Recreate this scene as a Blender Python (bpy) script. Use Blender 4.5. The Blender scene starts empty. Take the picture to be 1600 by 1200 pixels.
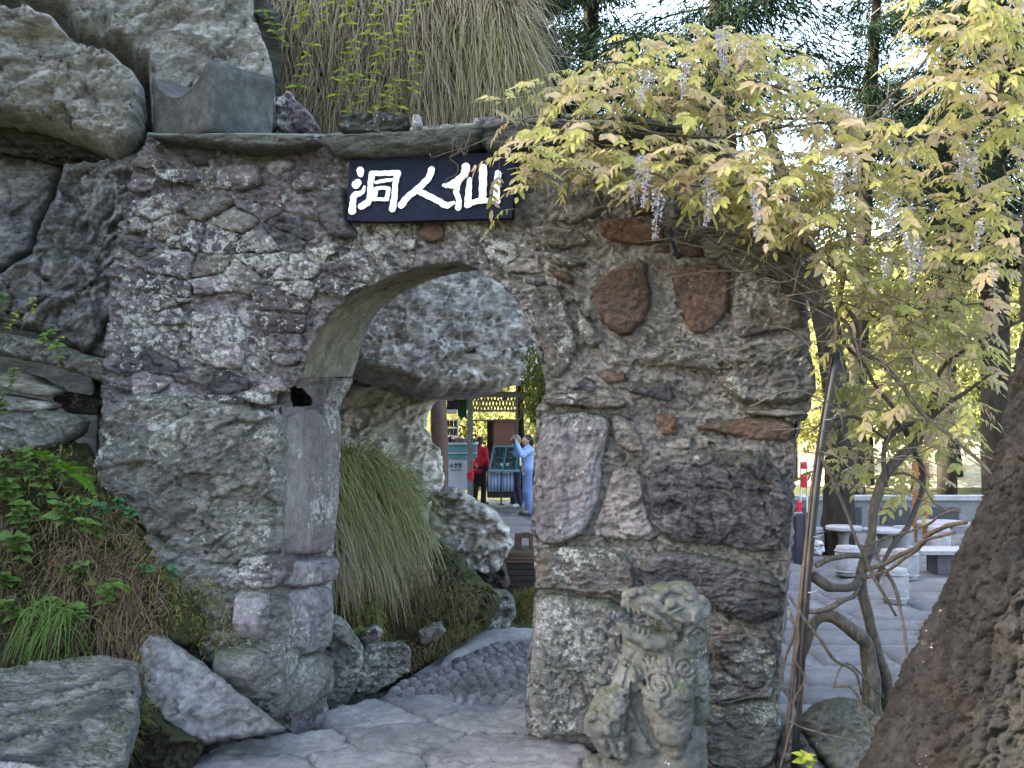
import bpy, math, random
import numpy as np
from mathutils import Vector, Matrix
SC = bpy.context.scene
C = SC.collection
F, CZ, HY = 1700.0, 2.25, 640.0          # focal length in photo pixels, eye height, horizon row
# ---------------------------------------------------------------- camera, sky, sun, exposure
cam = bpy.data.objects.new('camera', bpy.data.cameras.new('camera'))
C.objects.link(cam)
cam.location = (0, 0, CZ)
cam.rotation_euler = (math.radians(90), 0, 0)
cam.data.sensor_width = 36.0
cam.data.lens = 36.0 * F / 1600.0
cam.data.shift_y = (HY - 600.0) / 1600.0
cam.data.clip_start, cam.data.clip_end = 0.05, 3000
SC.camera = cam
SUN_DIR = Vector((-0.80, 0.02, 0.62)).normalized()     # towards the sun: left, over the cliff
W = bpy.data.worlds.new('World'); SC.world = W; W.use_nodes = True
_nt = W.node_tree
_sky = _nt.nodes.new('ShaderNodeTexSky'); _sky.sky_type = 'NISHITA'; _sky.sun_disc = False
_sky.sun_elevation = math.asin(SUN_DIR.z)
_sky.sun_rotation = math.atan2(SUN_DIR.x, SUN_DIR.y)
_sky.air_density, _sky.dust_density, _sky.ozone_density = 1.0, 3.5, 0.6
_bg = _nt.nodes['Background']; _bg.inputs['Strength'].default_value = 0.15
_nt.links.new(_sky.outputs[0], _bg.inputs['Color'])
sl = bpy.data.lights.new('sun', 'SUN'); sl.energy = 4.0; sl.angle = math.radians(0.53); sl.color = (1.0, 0.93, 0.80)
so = bpy.data.objects.new('sun', sl); C.objects.link(so)
so.rotation_euler = SUN_DIR.to_track_quat('Z', 'Y').to_euler(); so.location = SUN_DIR * 60
vs = SC.view_settings
vs.view_transform = 'Standard'; vs.look = 'None'; vs.gamma = 1.0; vs.use_curve_mapping = False
vs.exposure = 3.6
vs.use_white_balance = True; vs.white_balance_temperature = 7150; vs.white_balance_tint = 5
SC.cycles.max_bounces = 6; SC.cycles.transparent_max_bounces = 8
SC.cycles.diffuse_bounces = 4
SC.cycles.use_denoising = True
# ---------------------------------------------------------------- geometry of the view
def P(px, py, D): return Vector(((px - 800) * D / F, D, CZ + (HY - py) * D / F))
def PA(px, py, D):
    px, py, D = np.broadcast_arrays(np.asarray(px, float), np.asarray(py, float), np.asarray(D, float))
    return np.stack([(px - 800) * D / F, D, CZ + (HY - py) * D / F], -1)
def GD(py, z=0.0): return F * (CZ - z) / (py - HY)     # depth where a pixel row meets the ground
def G(px, py, z=0.0): return P(px, py, GD(py, z))
class Plane:
    """a real plane in the place; at(px, py, h) meets it along the sight line, then rises h along its normal"""
    def __init__(s, a, b=None, c=None, yaw=0.0, lean=0.0):
        s.o = np.array(a, float)
        if b is not None:
            n = np.cross(np.array(b, float) - s.o, np.array(c, float) - s.o); n /= np.linalg.norm(n)
        else:
            n = np.array([-math.sin(yaw) * math.cos(lean), -math.cos(yaw) * math.cos(lean), math.sin(lean)])
        if np.dot(n, s.o - np.array([0, 0, CZ])) > 0: n = -n
        s.n = n; s.k = float(np.dot(n, s.o - np.array([0, 0, CZ])))
    def __call__(s, u, v, h=0.0):
        r = np.stack([(u - 800) / F, np.ones_like(u), (HY - v) / F], -1)
        t = s.k / (r @ s.n)
        return np.array([0, 0, CZ]) + r * t[..., None] + s.n * np.asarray(h, float)[..., None]
class Flat:
    """level ground: u = x, v = y"""
    def __init__(s, z=0.0): s.z = z; s.n = np.array([0, 0, 1.0])
    def __call__(s, u, v, h=0.0):
        return np.stack([u, v, s.z + np.asarray(h, float) + 0 * u], -1)
# ---------------------------------------------------------------- noise
def _h(i, j, k, s):
    n = (i * 374761393 + j * 668265263 + k * 1440662683 + s * 974634777) & 0xffffffff
    n = ((n ^ (n >> 13)) * 1274126177) & 0xffffffff
    n = ((n ^ (n >> 15)) * 2246822519) & 0xffffffff
    return ((n ^ (n >> 16)) & 0xffffffff) / 4294967296.0
def vn(p, s=0):
    f = np.floor(p); i = f.astype(np.int64); t = p - f; t = t * t * t * (t * (t * 6 - 15) + 10)
    x, y, z = t[..., 0], t[..., 1], t[..., 2]; a, b, c = i[..., 0], i[..., 1], i[..., 2]
    r = 0
    for dx in (0, 1):
        for dy in (0, 1):
            for dz in (0, 1):
                r = r + _h(a + dx, b + dy, c + dz, s) * (x if dx else 1 - x) * (y if dy else 1 - y) * (z if dz else 1 - z)
    return r * 2 - 1
def fbm(p, o=4, s=0, g=0.5):
    r, a = 0, 1.0
    for k in range(o): r = r + a * vn(p * (2.07 ** k) + k * 13.7, s + k); a *= g
    return r
def facet(p, s=0):
    """broken-rock noise: every cell is a tilted plane of its own; also the distance to the nearest joint"""
    f = np.floor(p).astype(np.int64)
    d1 = np.full(p.shape[:-1], 9.0); d2 = d1.copy(); val = np.zeros(p.shape[:-1])
    for dx in (-1, 0, 1):
        for dy in (-1, 0, 1):
            for dz in (-1, 0, 1):
                a, b, c = f[..., 0] + dx, f[..., 1] + dy, f[..., 2] + dz
                h1, h2, h3_ = _h(a, b, c, s), _h(a, b, c, s + 1), _h(a, b, c, s + 2)
                ex, ey, ez = p[..., 0] - a - h1, p[..., 1] - b - h2, p[..., 2] - c - h3_
                d = ex * ex + ey * ey + ez * ez
                v = (h1 * 13.1 % 1 - .5) + (h2 * 7.3 % 1 - .5) * 1.6 * ex + (h3_ * 9.7 % 1 - .5) * 1.6 * ey + (h1 * 5.7 % 1 - .5) * 1.6 * ez
                m = d < d1
                d2 = np.where(m, d1, np.minimum(d2, d)); val = np.where(m, v, val); d1 = np.where(m, d, d1)
    return val, np.sqrt(d2) - np.sqrt(d1)
def rough(p, amp, fr, s=0, st=(1, 1, 1.6), tilt=0.0, crack=0.25):
    """st stretches the grain (larger = thinner layers along that axis); tilt turns the layers about y"""
    q = p.copy()
    if tilt:
        c_, s_ = math.cos(tilt), math.sin(tilt)
        q = np.stack([p[..., 0] * c_ + p[..., 2] * s_, p[..., 1], -p[..., 0] * s_ + p[..., 2] * c_], -1)
    q = q * np.array(st) * fr
    q = q + 0.35 * np.stack([vn(q * 1.3, s + 50), vn(q * 1.3, s + 51), vn(q * 1.3, s + 52)], -1)
    a, e = facet(q, s); b, e2 = facet(q * 2.4, s + 9)
    c, e3 = facet(q * 5.6, s + 15)
    return amp * (0.75 * a + 0.45 * b + .24 * c + 0.25 * fbm(q * 2.5, 3, s + 20) - crack * (np.exp(-e * 14) + .4 * np.exp(-e2 * 12)))
# ---------------------------------------------------------------- mesh + object helpers
def wm(o):
    m = o.matrix_basis
    return m if o.parent is None else wm(o.parent) @ o.matrix_parent_inverse @ m
def make_mesh(name, V, faces, mats, smooth=True, tint=None, midx=None):
    V = np.ascontiguousarray(V, dtype=np.float32).reshape(-1, 3)
    if not isinstance(faces, list) or (faces and not hasattr(faces[0], 'shape')):
        by = {}
        for f in faces: by.setdefault(len(f), []).append(f)
        if len(by) > 1 and midx is not None:
            lens = np.array([len(f) for f in faces]); loops = np.concatenate([np.array(f) for f in faces])
        else:
            faces = [np.array(v) for v in by.values()]
            lens = None
    else: lens = None
    if lens is None:
        lens = np.concatenate([np.full(len(f), f.shape[1]) for f in faces]); loops = np.concatenate([f.ravel() for f in faces])
    me = bpy.data.meshes.new(name)
    me.vertices.add(len(V)); me.vertices.foreach_set('co', V.ravel())
    me.loops.add(len(loops)); me.loops.foreach_set('vertex_index', loops.astype(np.int32))
    me.polygons.add(len(lens))
    st = np.concatenate([[0], np.cumsum(lens)[:-1]]).astype(np.int32)
    me.polygons.foreach_set('loop_start', st)
    if midx is not None: me.polygons.foreach_set('material_index', np.array(midx, np.int32))
    for m in (mats if isinstance(mats, (list, tuple)) else [mats]): me.materials.append(m)
    if tint is not None:
        a = me.attributes.new('tint', 'FLOAT', 'POINT'); a.data.foreach_set('value', np.asarray(tint, np.float32))
    me.update(calc_edges=True)
    if not smooth: me.polygons.foreach_set('use_smooth', np.zeros(len(lens), bool))
    me.validate()
    return me
def tag(o, label=None, cat=None, group=None, kind=None):
    if label: o['label'] = label
    if cat: o['category'] = cat
    if group: o['group'] = group
    if kind: o['kind'] = kind
    return o
def put(name, me, parent=None, label=None, cat=None, group=None, kind=None, loc=None):
    o = bpy.data.objects.new(name, me); C.objects.link(o)
    if parent is not None:
        o.parent = parent; o.matrix_parent_inverse = wm(parent).inverted()
    if loc is not None: o.location = loc
    return tag(o, label, cat, group, kind)
def thing(name, label, cat, loc=(0, 0, 0), group=None, kind=None):
    o = bpy.data.objects.new(name, None); C.objects.link(o); o.location = loc; o.empty_display_size = .1
    return tag(o, label, cat, group, kind)
def copy_tree(o, parent=None):
    c = o.copy(); C.objects.link(c)
    if parent is not None: c.parent = parent
    for ch in o.children: copy_tree(ch, c)
    return c
class MB:
    """collects boxes, tubes, ribbons into one mesh"""
    def __init__(s): s.v = []; s.f = []; s.t = []; s.n = 0
    def add(s, V, faces, tint=0.0):
        V = np.asarray(V, float).reshape(-1, 3)
        s.v.append(V); s.f += [[int(i) + s.n for i in f] for f in faces]; s.t.append(np.full(len(V), tint)); s.n += len(V); return s
    def box(s, c, size, rz=0.0, bev=0.0, taper=1.0, rx=0.0, ry=0.0):
        x, y, z = [a / 2 for a in size]; b = min(bev, x * .9, y * .9, z * .9)
        V = []
        if b <= 0:
            for dz in (-1, 1):
                k = taper if dz < 0 else 1
                for dx, dy in ((-1, -1), (1, -1), (1, 1), (-1, 1)): V.append((dx * x * k, dy * y * k, dz * z))
            fs = [(3, 2, 1, 0), (4, 5, 6, 7), (0, 1, 5, 4), (1, 2, 6, 5), (2, 3, 7, 6), (3, 0, 4, 7)]
        else:
            for zz, ins in ((-z, b), (-z + b, 0), (z - b, 0), (z, b)):
                k = taper + (1 - taper) * (zz + z) / (2 * z)
                for dx, dy in ((-1, -1), (1, -1), (1, 1), (-1, 1)):
                    for q in ((0, 1) if dx * dy > 0 else (1, 0)):
                        ax = x * k - ins - (b if q == 0 else 0) * (1 if ins == 0 else .0); ay = y * k - ins - (b if q == 1 else 0) * (1 if ins == 0 else .0)
                        V.append((dx * ax, dy * ay, zz))
            fs = [tuple(range(7, -1, -1)), tuple(range(24, 32))]
            for r in range(3):
                for i in range(8): fs.append((r * 8 + i, r * 8 + (i + 1) % 8, r * 8 + 8 + (i + 1) % 8, r * 8 + 8 + i))
        M = Matrix.Translation(Vector(c)) @ Matrix.Rotation(rz, 4, 'Z') @ Matrix.Rotation(ry, 4, 'Y') @ Matrix.Rotation(rx, 4, 'X')
        return s.add([M @ Vector(p) for p in V], fs)
    def tube(s, pts, r, n=7, cap=True, tint=0.0):
        pts = np.asarray([tuple(p) for p in pts], float); m = len(pts)
        r = np.broadcast_to(np.asarray(r, float), (m,))
        T = np.gradient(pts, axis=0); T /= np.maximum(np.linalg.norm(T, axis=1), 1e-9)[:, None]
        up = np.array([0, 0, 1.0]) if abs(T[0, 2]) < .9 else np.array([1.0, 0, 0])
        u = np.cross(up, T[0]); u /= np.linalg.norm(u); V = []
        for i in range(m):
            u = u - T[i] * np.dot(u, T[i]); u /= max(np.linalg.norm(u), 1e-9); w = np.cross(T[i], u)
            for k in range(n):
                a = 2 * math.pi * k / n; V.append(pts[i] + r[i] * (math.cos(a) * u + math.sin(a) * w))
        fs = [(i * n + k, i * n + (k + 1) % n, (i + 1) * n + (k + 1) % n, (i + 1) * n + k) for i in range(m - 1) for k in range(n)]
        if cap: fs += [tuple(range(n - 1, -1, -1)), tuple(range((m - 1) * n, m * n))]
        return s.add(V, fs, tint)
    def lathe(s, prof, c, n=20):
        V = []; c = Vector(c)
        for r, z in prof:
            for k in range(n): a = 2 * math.pi * k / n; V.append((c.x + r * math.cos(a), c.y + r * math.sin(a), c.z + z))
        m = len(prof)
        fs = [(i * n + k, i * n + (k + 1) % n, (i + 1) * n + (k + 1) % n, (i + 1) * n + k) for i in range(m - 1) for k in range(n)]
        fs += [tuple(range(n - 1, -1, -1)), tuple(range((m - 1) * n, m * n))]
        return s.add(V, fs)
    def mesh(s, name, mats, smooth=False): return make_mesh(name, np.concatenate(s.v), s.f, mats, smooth, np.concatenate(s.t))
    def build(s, name, mats, parent=None, smooth=False, **k): return put(name, s.mesh(name, mats, smooth), parent, **k)
def spline(pts, n=6):
    """Catmull-Rom through the points"""
    p = np.asarray([tuple(q) for q in pts], float); p = np.vstack([2 * p[0] - p[1], p, 2 * p[-1] - p[-2]]); out = []
    for i in range(1, len(p) - 2):
        for k in range(n):
            t = k / n
            out.append(.5 * (2 * p[i] + (p[i + 1] - p[i - 1]) * t + (2 * p[i - 1] - 5 * p[i] + 4 * p[i + 1] - p[i + 2]) * t * t + (-p[i - 1] + 3 * p[i] - 3 * p[i + 1] + p[i + 2]) * t ** 3))
    out.append(p[-2]); return np.array(out)
# ---------------------------------------------------------------- polygons
def inside(x, y, poly):
    poly = np.asarray(poly, float); r = np.zeros(np.shape(x), bool); j = len(poly) - 1
    for i in range(len(poly)):
        xi, yi, xj, yj = poly[i][0], poly[i][1], poly[j][0], poly[j][1]
        if yi != yj: r ^= ((yi > y) != (yj > y)) & (x < (xj - xi) * (y - yi) / (yj - yi) + xi)
        j = i
    return r
def resample(poly, step, closed=True, chaikin=1):
    p = np.asarray(poly, float)
    for _ in range(chaikin):
        if closed:
            q = np.roll(p, -1, 0); p = np.stack([.8 * p + .2 * q, .2 * p + .8 * q], 1).reshape(-1, p.shape[1])
        else:
            q = p[1:]; a = p[:-1]; m = np.stack([.8 * a + .2 * q, .2 * a + .8 * q], 1).reshape(-1, p.shape[1]); p = np.vstack([p[:1], m, p[-1:]])
    if closed: p = np.vstack([p, p[:1]])
    d = np.concatenate([[0], np.cumsum(np.linalg.norm(np.diff(p, axis=0), axis=1))])
    n = max(int(d[-1] / step), 8); t = np.linspace(0, d[-1], n + 1)
    if closed: t = t[:-1]
    return np.stack([np.interp(t, d, p[:, k]) for k in range(p.shape[1])], 1)
def area_c(p):
    x, y = p[:, 0], p[:, 1]; x1, y1 = np.roll(x, -1), np.roll(y, -1); cr = x * y1 - x1 * y
    A = cr.sum() / 2
    return abs(A), np.array([((x + x1) * cr).sum(), ((y + y1) * cr).sum()]) / (6 * A)
def voronoi(sites, shrink=0.0, aniso=(1, 1), bound=9999):
    S = np.asarray(sites, float) * np.array(aniso); out = []
    for i, c in enumerate(S):
        d = np.linalg.norm(S - c, axis=1); nb = np.argsort(d)[1:20]
        R0 = d[nb[min(8, len(nb) - 1)]] * 1.0
        poly = [c + R0 * np.array([math.cos(a), math.sin(a)]) for a in np.linspace(0, 2 * math.pi, 12, endpoint=False)]
        for j in nb:
            n = S[j] - c; L = np.linalg.norm(n); n = n / L; m = L / 2 - shrink; new = []
            for a, b in zip(poly, poly[1:] + poly[:1]):
                da, db = np.dot(a - c, n) - m, np.dot(b - c, n) - m
                if da <= 0: new.append(a)
                if da * db < 0: new.append(a + (b - a) * da / (da - db))
            poly = new
            if len(poly) < 3: break
        out.append(np.array(poly) / np.array(aniso) if len(poly) >= 3 else None)
    return out
def poly_dist(uv, o, want_near=False):
    a = o; d = np.roll(o, -1, 0) - o; L = np.maximum((d * d).sum(1), 1e-12); out = np.empty(len(uv)); near = np.empty_like(uv)
    for s in range(0, len(uv), 4000):
        q = uv[s:s + 4000, None] - a[None]; t = np.clip((q * d).sum(-1) / L, 0, 1); r = q - t[..., None] * d; e = (r * r).sum(-1); k = e.argmin(1); i = np.arange(len(k))
        out[s:s + 4000] = np.sqrt(e[i, k])
        if want_near: near[s:s + 4000] = a[k] + t[i, k][:, None] * d[k]
    return (out, near) if want_near else out
def stone_mesh(name, poly, at, H, mat, seed=0, step=4.0, p=2.4, amp=.012, fr=5.0, back=.05, jag=.35, tilt=(0, 0), st=(1, 1, 1.6), grain=0.0, dome=False, chaikin=1, crack=.25, center=None, maxr=40, bulge=.3, fine=0.0):
    """one stone: a clipped grid over its outline, flat faced with worn edges, broken relief, sides that run back"""
    o = resample(poly, step, True, chaikin); A, c = area_c(o)
    w3 = at(o[:, 0], o[:, 1], np.zeros(len(o)))
    size3 = np.linalg.norm(w3.max(0) - w3.min(0)); u3 = size3 / max(np.ptp(o[:, 0]), np.ptp(o[:, 1]))
    nrm = o - c; nrm /= np.maximum(np.linalg.norm(nrm, axis=1), 1e-6)[:, None]
    j = jag * step * (2.2 * vn(w3 / (u3 * step * 3.2), seed + 3) + 1.2 * vn(w3 / (u3 * step * 1.4), seed + 4))
    o = o + nrm * j[:, None]
    ext = math.sqrt(A)
    if ext / step < 3.2: step = ext / 3.2
    x0, y0 = o.min(0); x1, y1 = o.max(0)
    gx, gy = np.arange(x0 - .3 * step, x1 + step, step), np.arange(y0 - .3 * step, y1 + step, step)
    X, Y = np.meshgrid(gx, gy, indexing='ij')
    ins = inside(X[:-1, :-1] + step / 2, Y[:-1, :-1] + step / 2, o)
    fc = grid_faces(len(gx), len(gy)).reshape(len(gx) - 1, len(gy) - 1, 4)[ins]
    ids, inv = np.unique(fc, return_inverse=True); fc = inv.reshape(-1, 4)
    uv = np.stack([X.ravel(), Y.ravel()], 1)[ids]
    E = np.concatenate([fc[:, [0, 1]], fc[:, [1, 2]], fc[:, [2, 3]], fc[:, [3, 0]]]); key = np.sort(E, 1)
    _, ix, cn = np.unique(key[:, 0] * len(uv) + key[:, 1], return_index=True, return_counts=True); be = E[ix[cn == 1]]
    bv = np.unique(be)
    _, near = poly_dist(uv[bv], o, True); uv[bv] = near
    d = poly_dist(uv, o); d[bv] = 0
    w = ext * .5 / p; t = np.clip(d / w, 0, 1)
    prof = np.sqrt(np.clip(1 - (1 - t) ** 2, 0, 1)); dm = max(d.max(), 1e-6)
    h = H * ((1 - bulge) * prof + bulge * np.sin(np.pi / 2 * np.clip(d / dm, 0, 1)))
    h = h + (tilt[0] * (uv[:, 0] - c[0]) + tilt[1] * (uv[:, 1] - c[1])) / ext * H * t
    B = at(uv[:, 0], uv[:, 1], h)
    e = np.clip(.3 + .7 * t * 1.6, 0, 1)
    h = h + rough(B, amp, fr, seed, st, grain, crack) * e
    if fine: h = h + rough(B, fine, 11.0, seed + 70, (1, 1, 1.9), grain, crack) * e
    V = [at(uv[:, 0], uv[:, 1], h)]; fs = [fc]; tri = []
    mp = -np.ones(len(uv), int); mp[bv] = np.arange(len(bv)); nb_ = len(bv); nv = len(uv)
    q0 = uv[bv]; prev = lambda k: k
    cur0 = bv
    for k, hb in ([(1.0, -back)] if not dome else [(.93, -.35 * back), (.8, -.62 * back), (.55, -.88 * back), (.25, -back)]):
        q = c + (q0 - c) * k; V.append(at(q[:, 0], q[:, 1], np.full(nb_, hb))); cur = nv + np.arange(nb_)
        fs.append(np.stack([be[:, 1], be[:, 0], be[:, 0], be[:, 1]], 1)); f = fs[-1]
        f[:, 0], f[:, 1] = cur0[mp[be[:, 1]]], cur0[mp[be[:, 0]]]; f[:, 2], f[:, 3] = cur[mp[be[:, 0]]], cur[mp[be[:, 1]]]
        cur0 = cur; nv += nb_
    if dome:
        V.append(at(c[None, 0], c[None, 1], np.array([-back]))); tri = [np.stack([cur0[mp[be[:, 1]]], cur0[mp[be[:, 0]]], np.full(len(be), nv)], 1)]
    V = np.vstack(V)
    Q = fc[len(fc) // 2]; q = V[Q]; nn = np.cross(q[1] - q[0], q[2] - q[0])
    if np.dot(nn, at.n) < 0: fs = [f[:, ::-1] for f in fs]; tri = [f[:, ::-1] for f in tri]
    return make_mesh(name, V, fs + tri, mat)
def stone(name, poly, at, H, mat, parent=None, **k):
    pr = {a: k.pop(a) for a in ('label', 'cat', 'group', 'kind') if a in k}
    return put(name, stone_mesh(name, poly, at, H, mat, **k), parent, **pr)
def grid_faces(nu, nv, closed_u=False):
    i, j = np.meshgrid(np.arange(nu if closed_u else nu - 1), np.arange(nv - 1), indexing='ij'); i, j = i.ravel(), j.ravel(); i1 = (i + 1) % nu
    return np.stack([i * nv + j, i1 * nv + j, i1 * nv + j + 1, i * nv + j + 1], 1)
# ---------------------------------------------------------------- solids from blended capsules (statue, people)
def surface(prims, vox, k=.03, noise=None, cutters=()):
    """prims: (a, b, ra, rb[, scale]) capsules in metres; naive surface nets over their smooth union"""
    A = np.array([min(p[0][i] - p[2], p[1][i] - p[3]) for p in prims for i in range(3)]).reshape(-1, 3).min(0) - 3 * vox - k
    Bm = np.array([max(p[0][i] + p[2], p[1][i] + p[3]) for p in prims for i in range(3)]).reshape(-1, 3).max(0) + 3 * vox + k
    n = np.ceil((Bm - A) / vox).astype(int) + 1
    ax = [A[i] + vox * np.arange(n[i]) for i in range(3)]
    val = np.full(n, 9.0, np.float32)
    for q in prims:
        a, b, ra, rb = np.array(q[0], float), np.array(q[1], float), q[2], q[3]
        kk = q[4] if len(q) > 4 else k
        lo = np.minimum(a - ra, b - rb) - 3 * vox - 2.2 * kk; hi = np.maximum(a + ra, b + rb) + 3 * vox + 2.2 * kk
        s = tuple(slice(max(0, int((lo[i] - A[i]) / vox)), min(n[i], int((hi[i] - A[i]) / vox) + 2)) for i in range(3))
        X, Y, Z = np.meshgrid(ax[0][s[0]], ax[1][s[1]], ax[2][s[2]], indexing='ij')
        p = np.stack([X, Y, Z], -1) - a; ba = b - a; L = ba @ ba
        t = np.clip((p @ ba) / L, 0, 1) if L > 1e-12 else np.zeros(X.shape)
        d = np.linalg.norm(p - t[..., None] * ba, axis=-1) - (ra + (rb - ra) * t)
        v = val[s]; h = np.clip(.5 + .5 * (v - d) / kk, 0, 1)
        val[s] = v + (d - v) * h - kk * h * (1 - h)
    for q in cutters:
        a, b, ra, rb = np.array(q[0], float), np.array(q[1], float), q[2], q[3]
        lo = np.minimum(a - ra, b - rb) - 2 * vox; hi = np.maximum(a + ra, b + rb) + 2 * vox
        s = tuple(slice(max(0, int((lo[i] - A[i]) / vox)), max(0, min(n[i], int((hi[i] - A[i]) / vox) + 2))) for i in range(3))
        X, Y, Z = np.meshgrid(ax[0][s[0]], ax[1][s[1]], ax[2][s[2]], indexing='ij')
        if not X.size: continue
        p = np.stack([X, Y, Z], -1) - a; ba = b - a; L = max(ba @ ba, 1e-12)
        t = np.clip((p @ ba) / L, 0, 1); d = np.linalg.norm(p - t[..., None] * ba, axis=-1) - (ra + (rb - ra) * t)
        val[s] = np.maximum(val[s], -d)
    if noise is not None:
        X, Y, Z = np.meshgrid(*ax, indexing='ij'); m = np.abs(val) < 4 * vox
        val[m] += noise(np.stack([X[m], Y[m], Z[m]], -1))
    sgn = val < 0
    cn = [n[i] - 1 for i in range(3)]
    cnt = np.zeros(cn); acc = np.zeros(cn + [3])
    def sl(o): return tuple(slice(o[i], o[i] + cn[i]) for i in range(3))
    for axis in range(3):
        oth = [i for i in range(3) if i != axis]
        for b0 in (0, 1):
            for b1 in (0, 1):
                o = [0, 0, 0]; o[oth[0]] = b0; o[oth[1]] = b1; o2 = list(o); o2[axis] = 1
                v0, v1 = val[sl(o)], val[sl(o2)]; m = (v0 < 0) != (v1 < 0)
                t = np.where(m, v0 / np.where(m, v0 - v1, 1), 0)
                pos = np.zeros(cn + [3]); pos[..., oth[0]] = b0; pos[..., oth[1]] = b1; pos[..., axis] = t
                acc += pos * m[..., None]; cnt += m
    act = cnt > 0; ids = -np.ones(cn, int); ids[act] = np.arange(act.sum())
    I = np.argwhere(act); V = A + vox * (I + acc[act] / cnt[act][:, None])
    fs = []
    for axis in range(3):
        oth = [i for i in range(3) if i != axis]
        e0 = [slice(1, cn[i]) for i in range(3)]; e0[axis] = slice(0, cn[axis])
        e1 = list(e0); e1[axis] = slice(1, cn[axis] + 1)
        s0, s1 = sgn[tuple(e0)], sgn[tuple(e1)]; m = np.argwhere(s0 != s1)
        base = m.copy()
        for i in oth: base[:, i] += 1
        def cid(d0, d1):
            q = base.copy(); q[:, oth[0]] -= d0; q[:, oth[1]] -= d1; return ids[q[:, 0], q[:, 1], q[:, 2]]
        qd = np.stack([cid(1, 1), cid(0, 1), cid(0, 0), cid(1, 0)], 1)
        ins = s0[m[:, 0], m[:, 1], m[:, 2]]
        flip = ins if axis != 1 else ~ins
        qd[~flip] = qd[~flip][:, ::-1]
        fs.append(qd)
    return V, [np.vstack(fs)]
# ---------------------------------------------------------------- materials (procedural)
class NT:
    def __init__(s, name):
        s.m = bpy.data.materials.new(name); s.m.use_nodes = True; s.t = s.m.node_tree; s.b = s.t.nodes['Principled BSDF']; s.o = s.t.nodes['Material Output']
    def n(s, ty, **k):
        x = s.t.nodes.new('ShaderNode' + ty)
        for a, v in k.items():
            if a.startswith('_'): setattr(x, a[1:], v)
        for a, v in k.items():
            if not a.startswith('_'):
                i = int(a[1:]) if a[0] == 'i' and a[1:].isdigit() else a.replace('__', ' ')
                s.set(x.inputs[i], v)
        return x
    def set(s, inp, v):
        if hasattr(v, 'is_linked') or isinstance(v, bpy.types.NodeSocket): s.t.links.new(v, inp)
        elif isinstance(v, bpy.types.Node): s.t.links.new(v.outputs[0], inp)
        else: inp.default_value = (*v, 1) if isinstance(v, (tuple, list)) and len(v) == 3 and inp.type == 'RGBA' else v
    def math(s, op, a, b=0.0, c=0.0, clamp=False):
        return s.n('Math', _operation=op, _use_clamp=clamp, i0=a, i1=b, i2=c)
    def noise(s, vec, scale, detail=5.0, rough=.55, dist=0.0):
        return s.n('TexNoise', Vector=vec, Scale=scale, Detail=detail, Roughness=rough, Distortion=dist).outputs[0]
    def ramp(s, fac, stops, interp='LINEAR'):
        x = s.n('ValToRGB', Fac=fac); x.color_ramp.interpolation = interp; e = x.color_ramp.elements
        while len(e) < len(stops): e.new(.5)
        for i, (p, c) in enumerate(stops):
            e[i].position = p; e[i].color = (*c, 1) if hasattr(c, '__len__') else (c, c, c, 1)
        return x.outputs[0]
    def mix(s, f, a, b, mode='MIX'):
        x = s.n('Mix', _data_type='RGBA', _blend_type=mode)
        s.set(x.inputs[0], f); s.set(x.inputs[6], a); s.set(x.inputs[7], b); return x.outputs[2]
    def step(s, v, lo, hi): return s.n('MapRange', _clamp=True, i0=v, i1=lo, i2=hi).outputs[0]
    def pos(s): return s.n('NewGeometry').outputs['Position']
    def mapped(s, vec, scale=(1, 1, 1), rot=(0, 0, 0)): return s.n('Mapping', Vector=vec, Scale=scale, Rotation=rot).outputs[0]
    def bump(s, h, strength=.5, dist=.01, normal=None):
        x = s.n('Bump', Height=h, Strength=strength, Distance=dist)
        if normal is not None: s.set(x.inputs['Normal'], normal)
        return x.outputs[0]
MATS = {}
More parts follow.
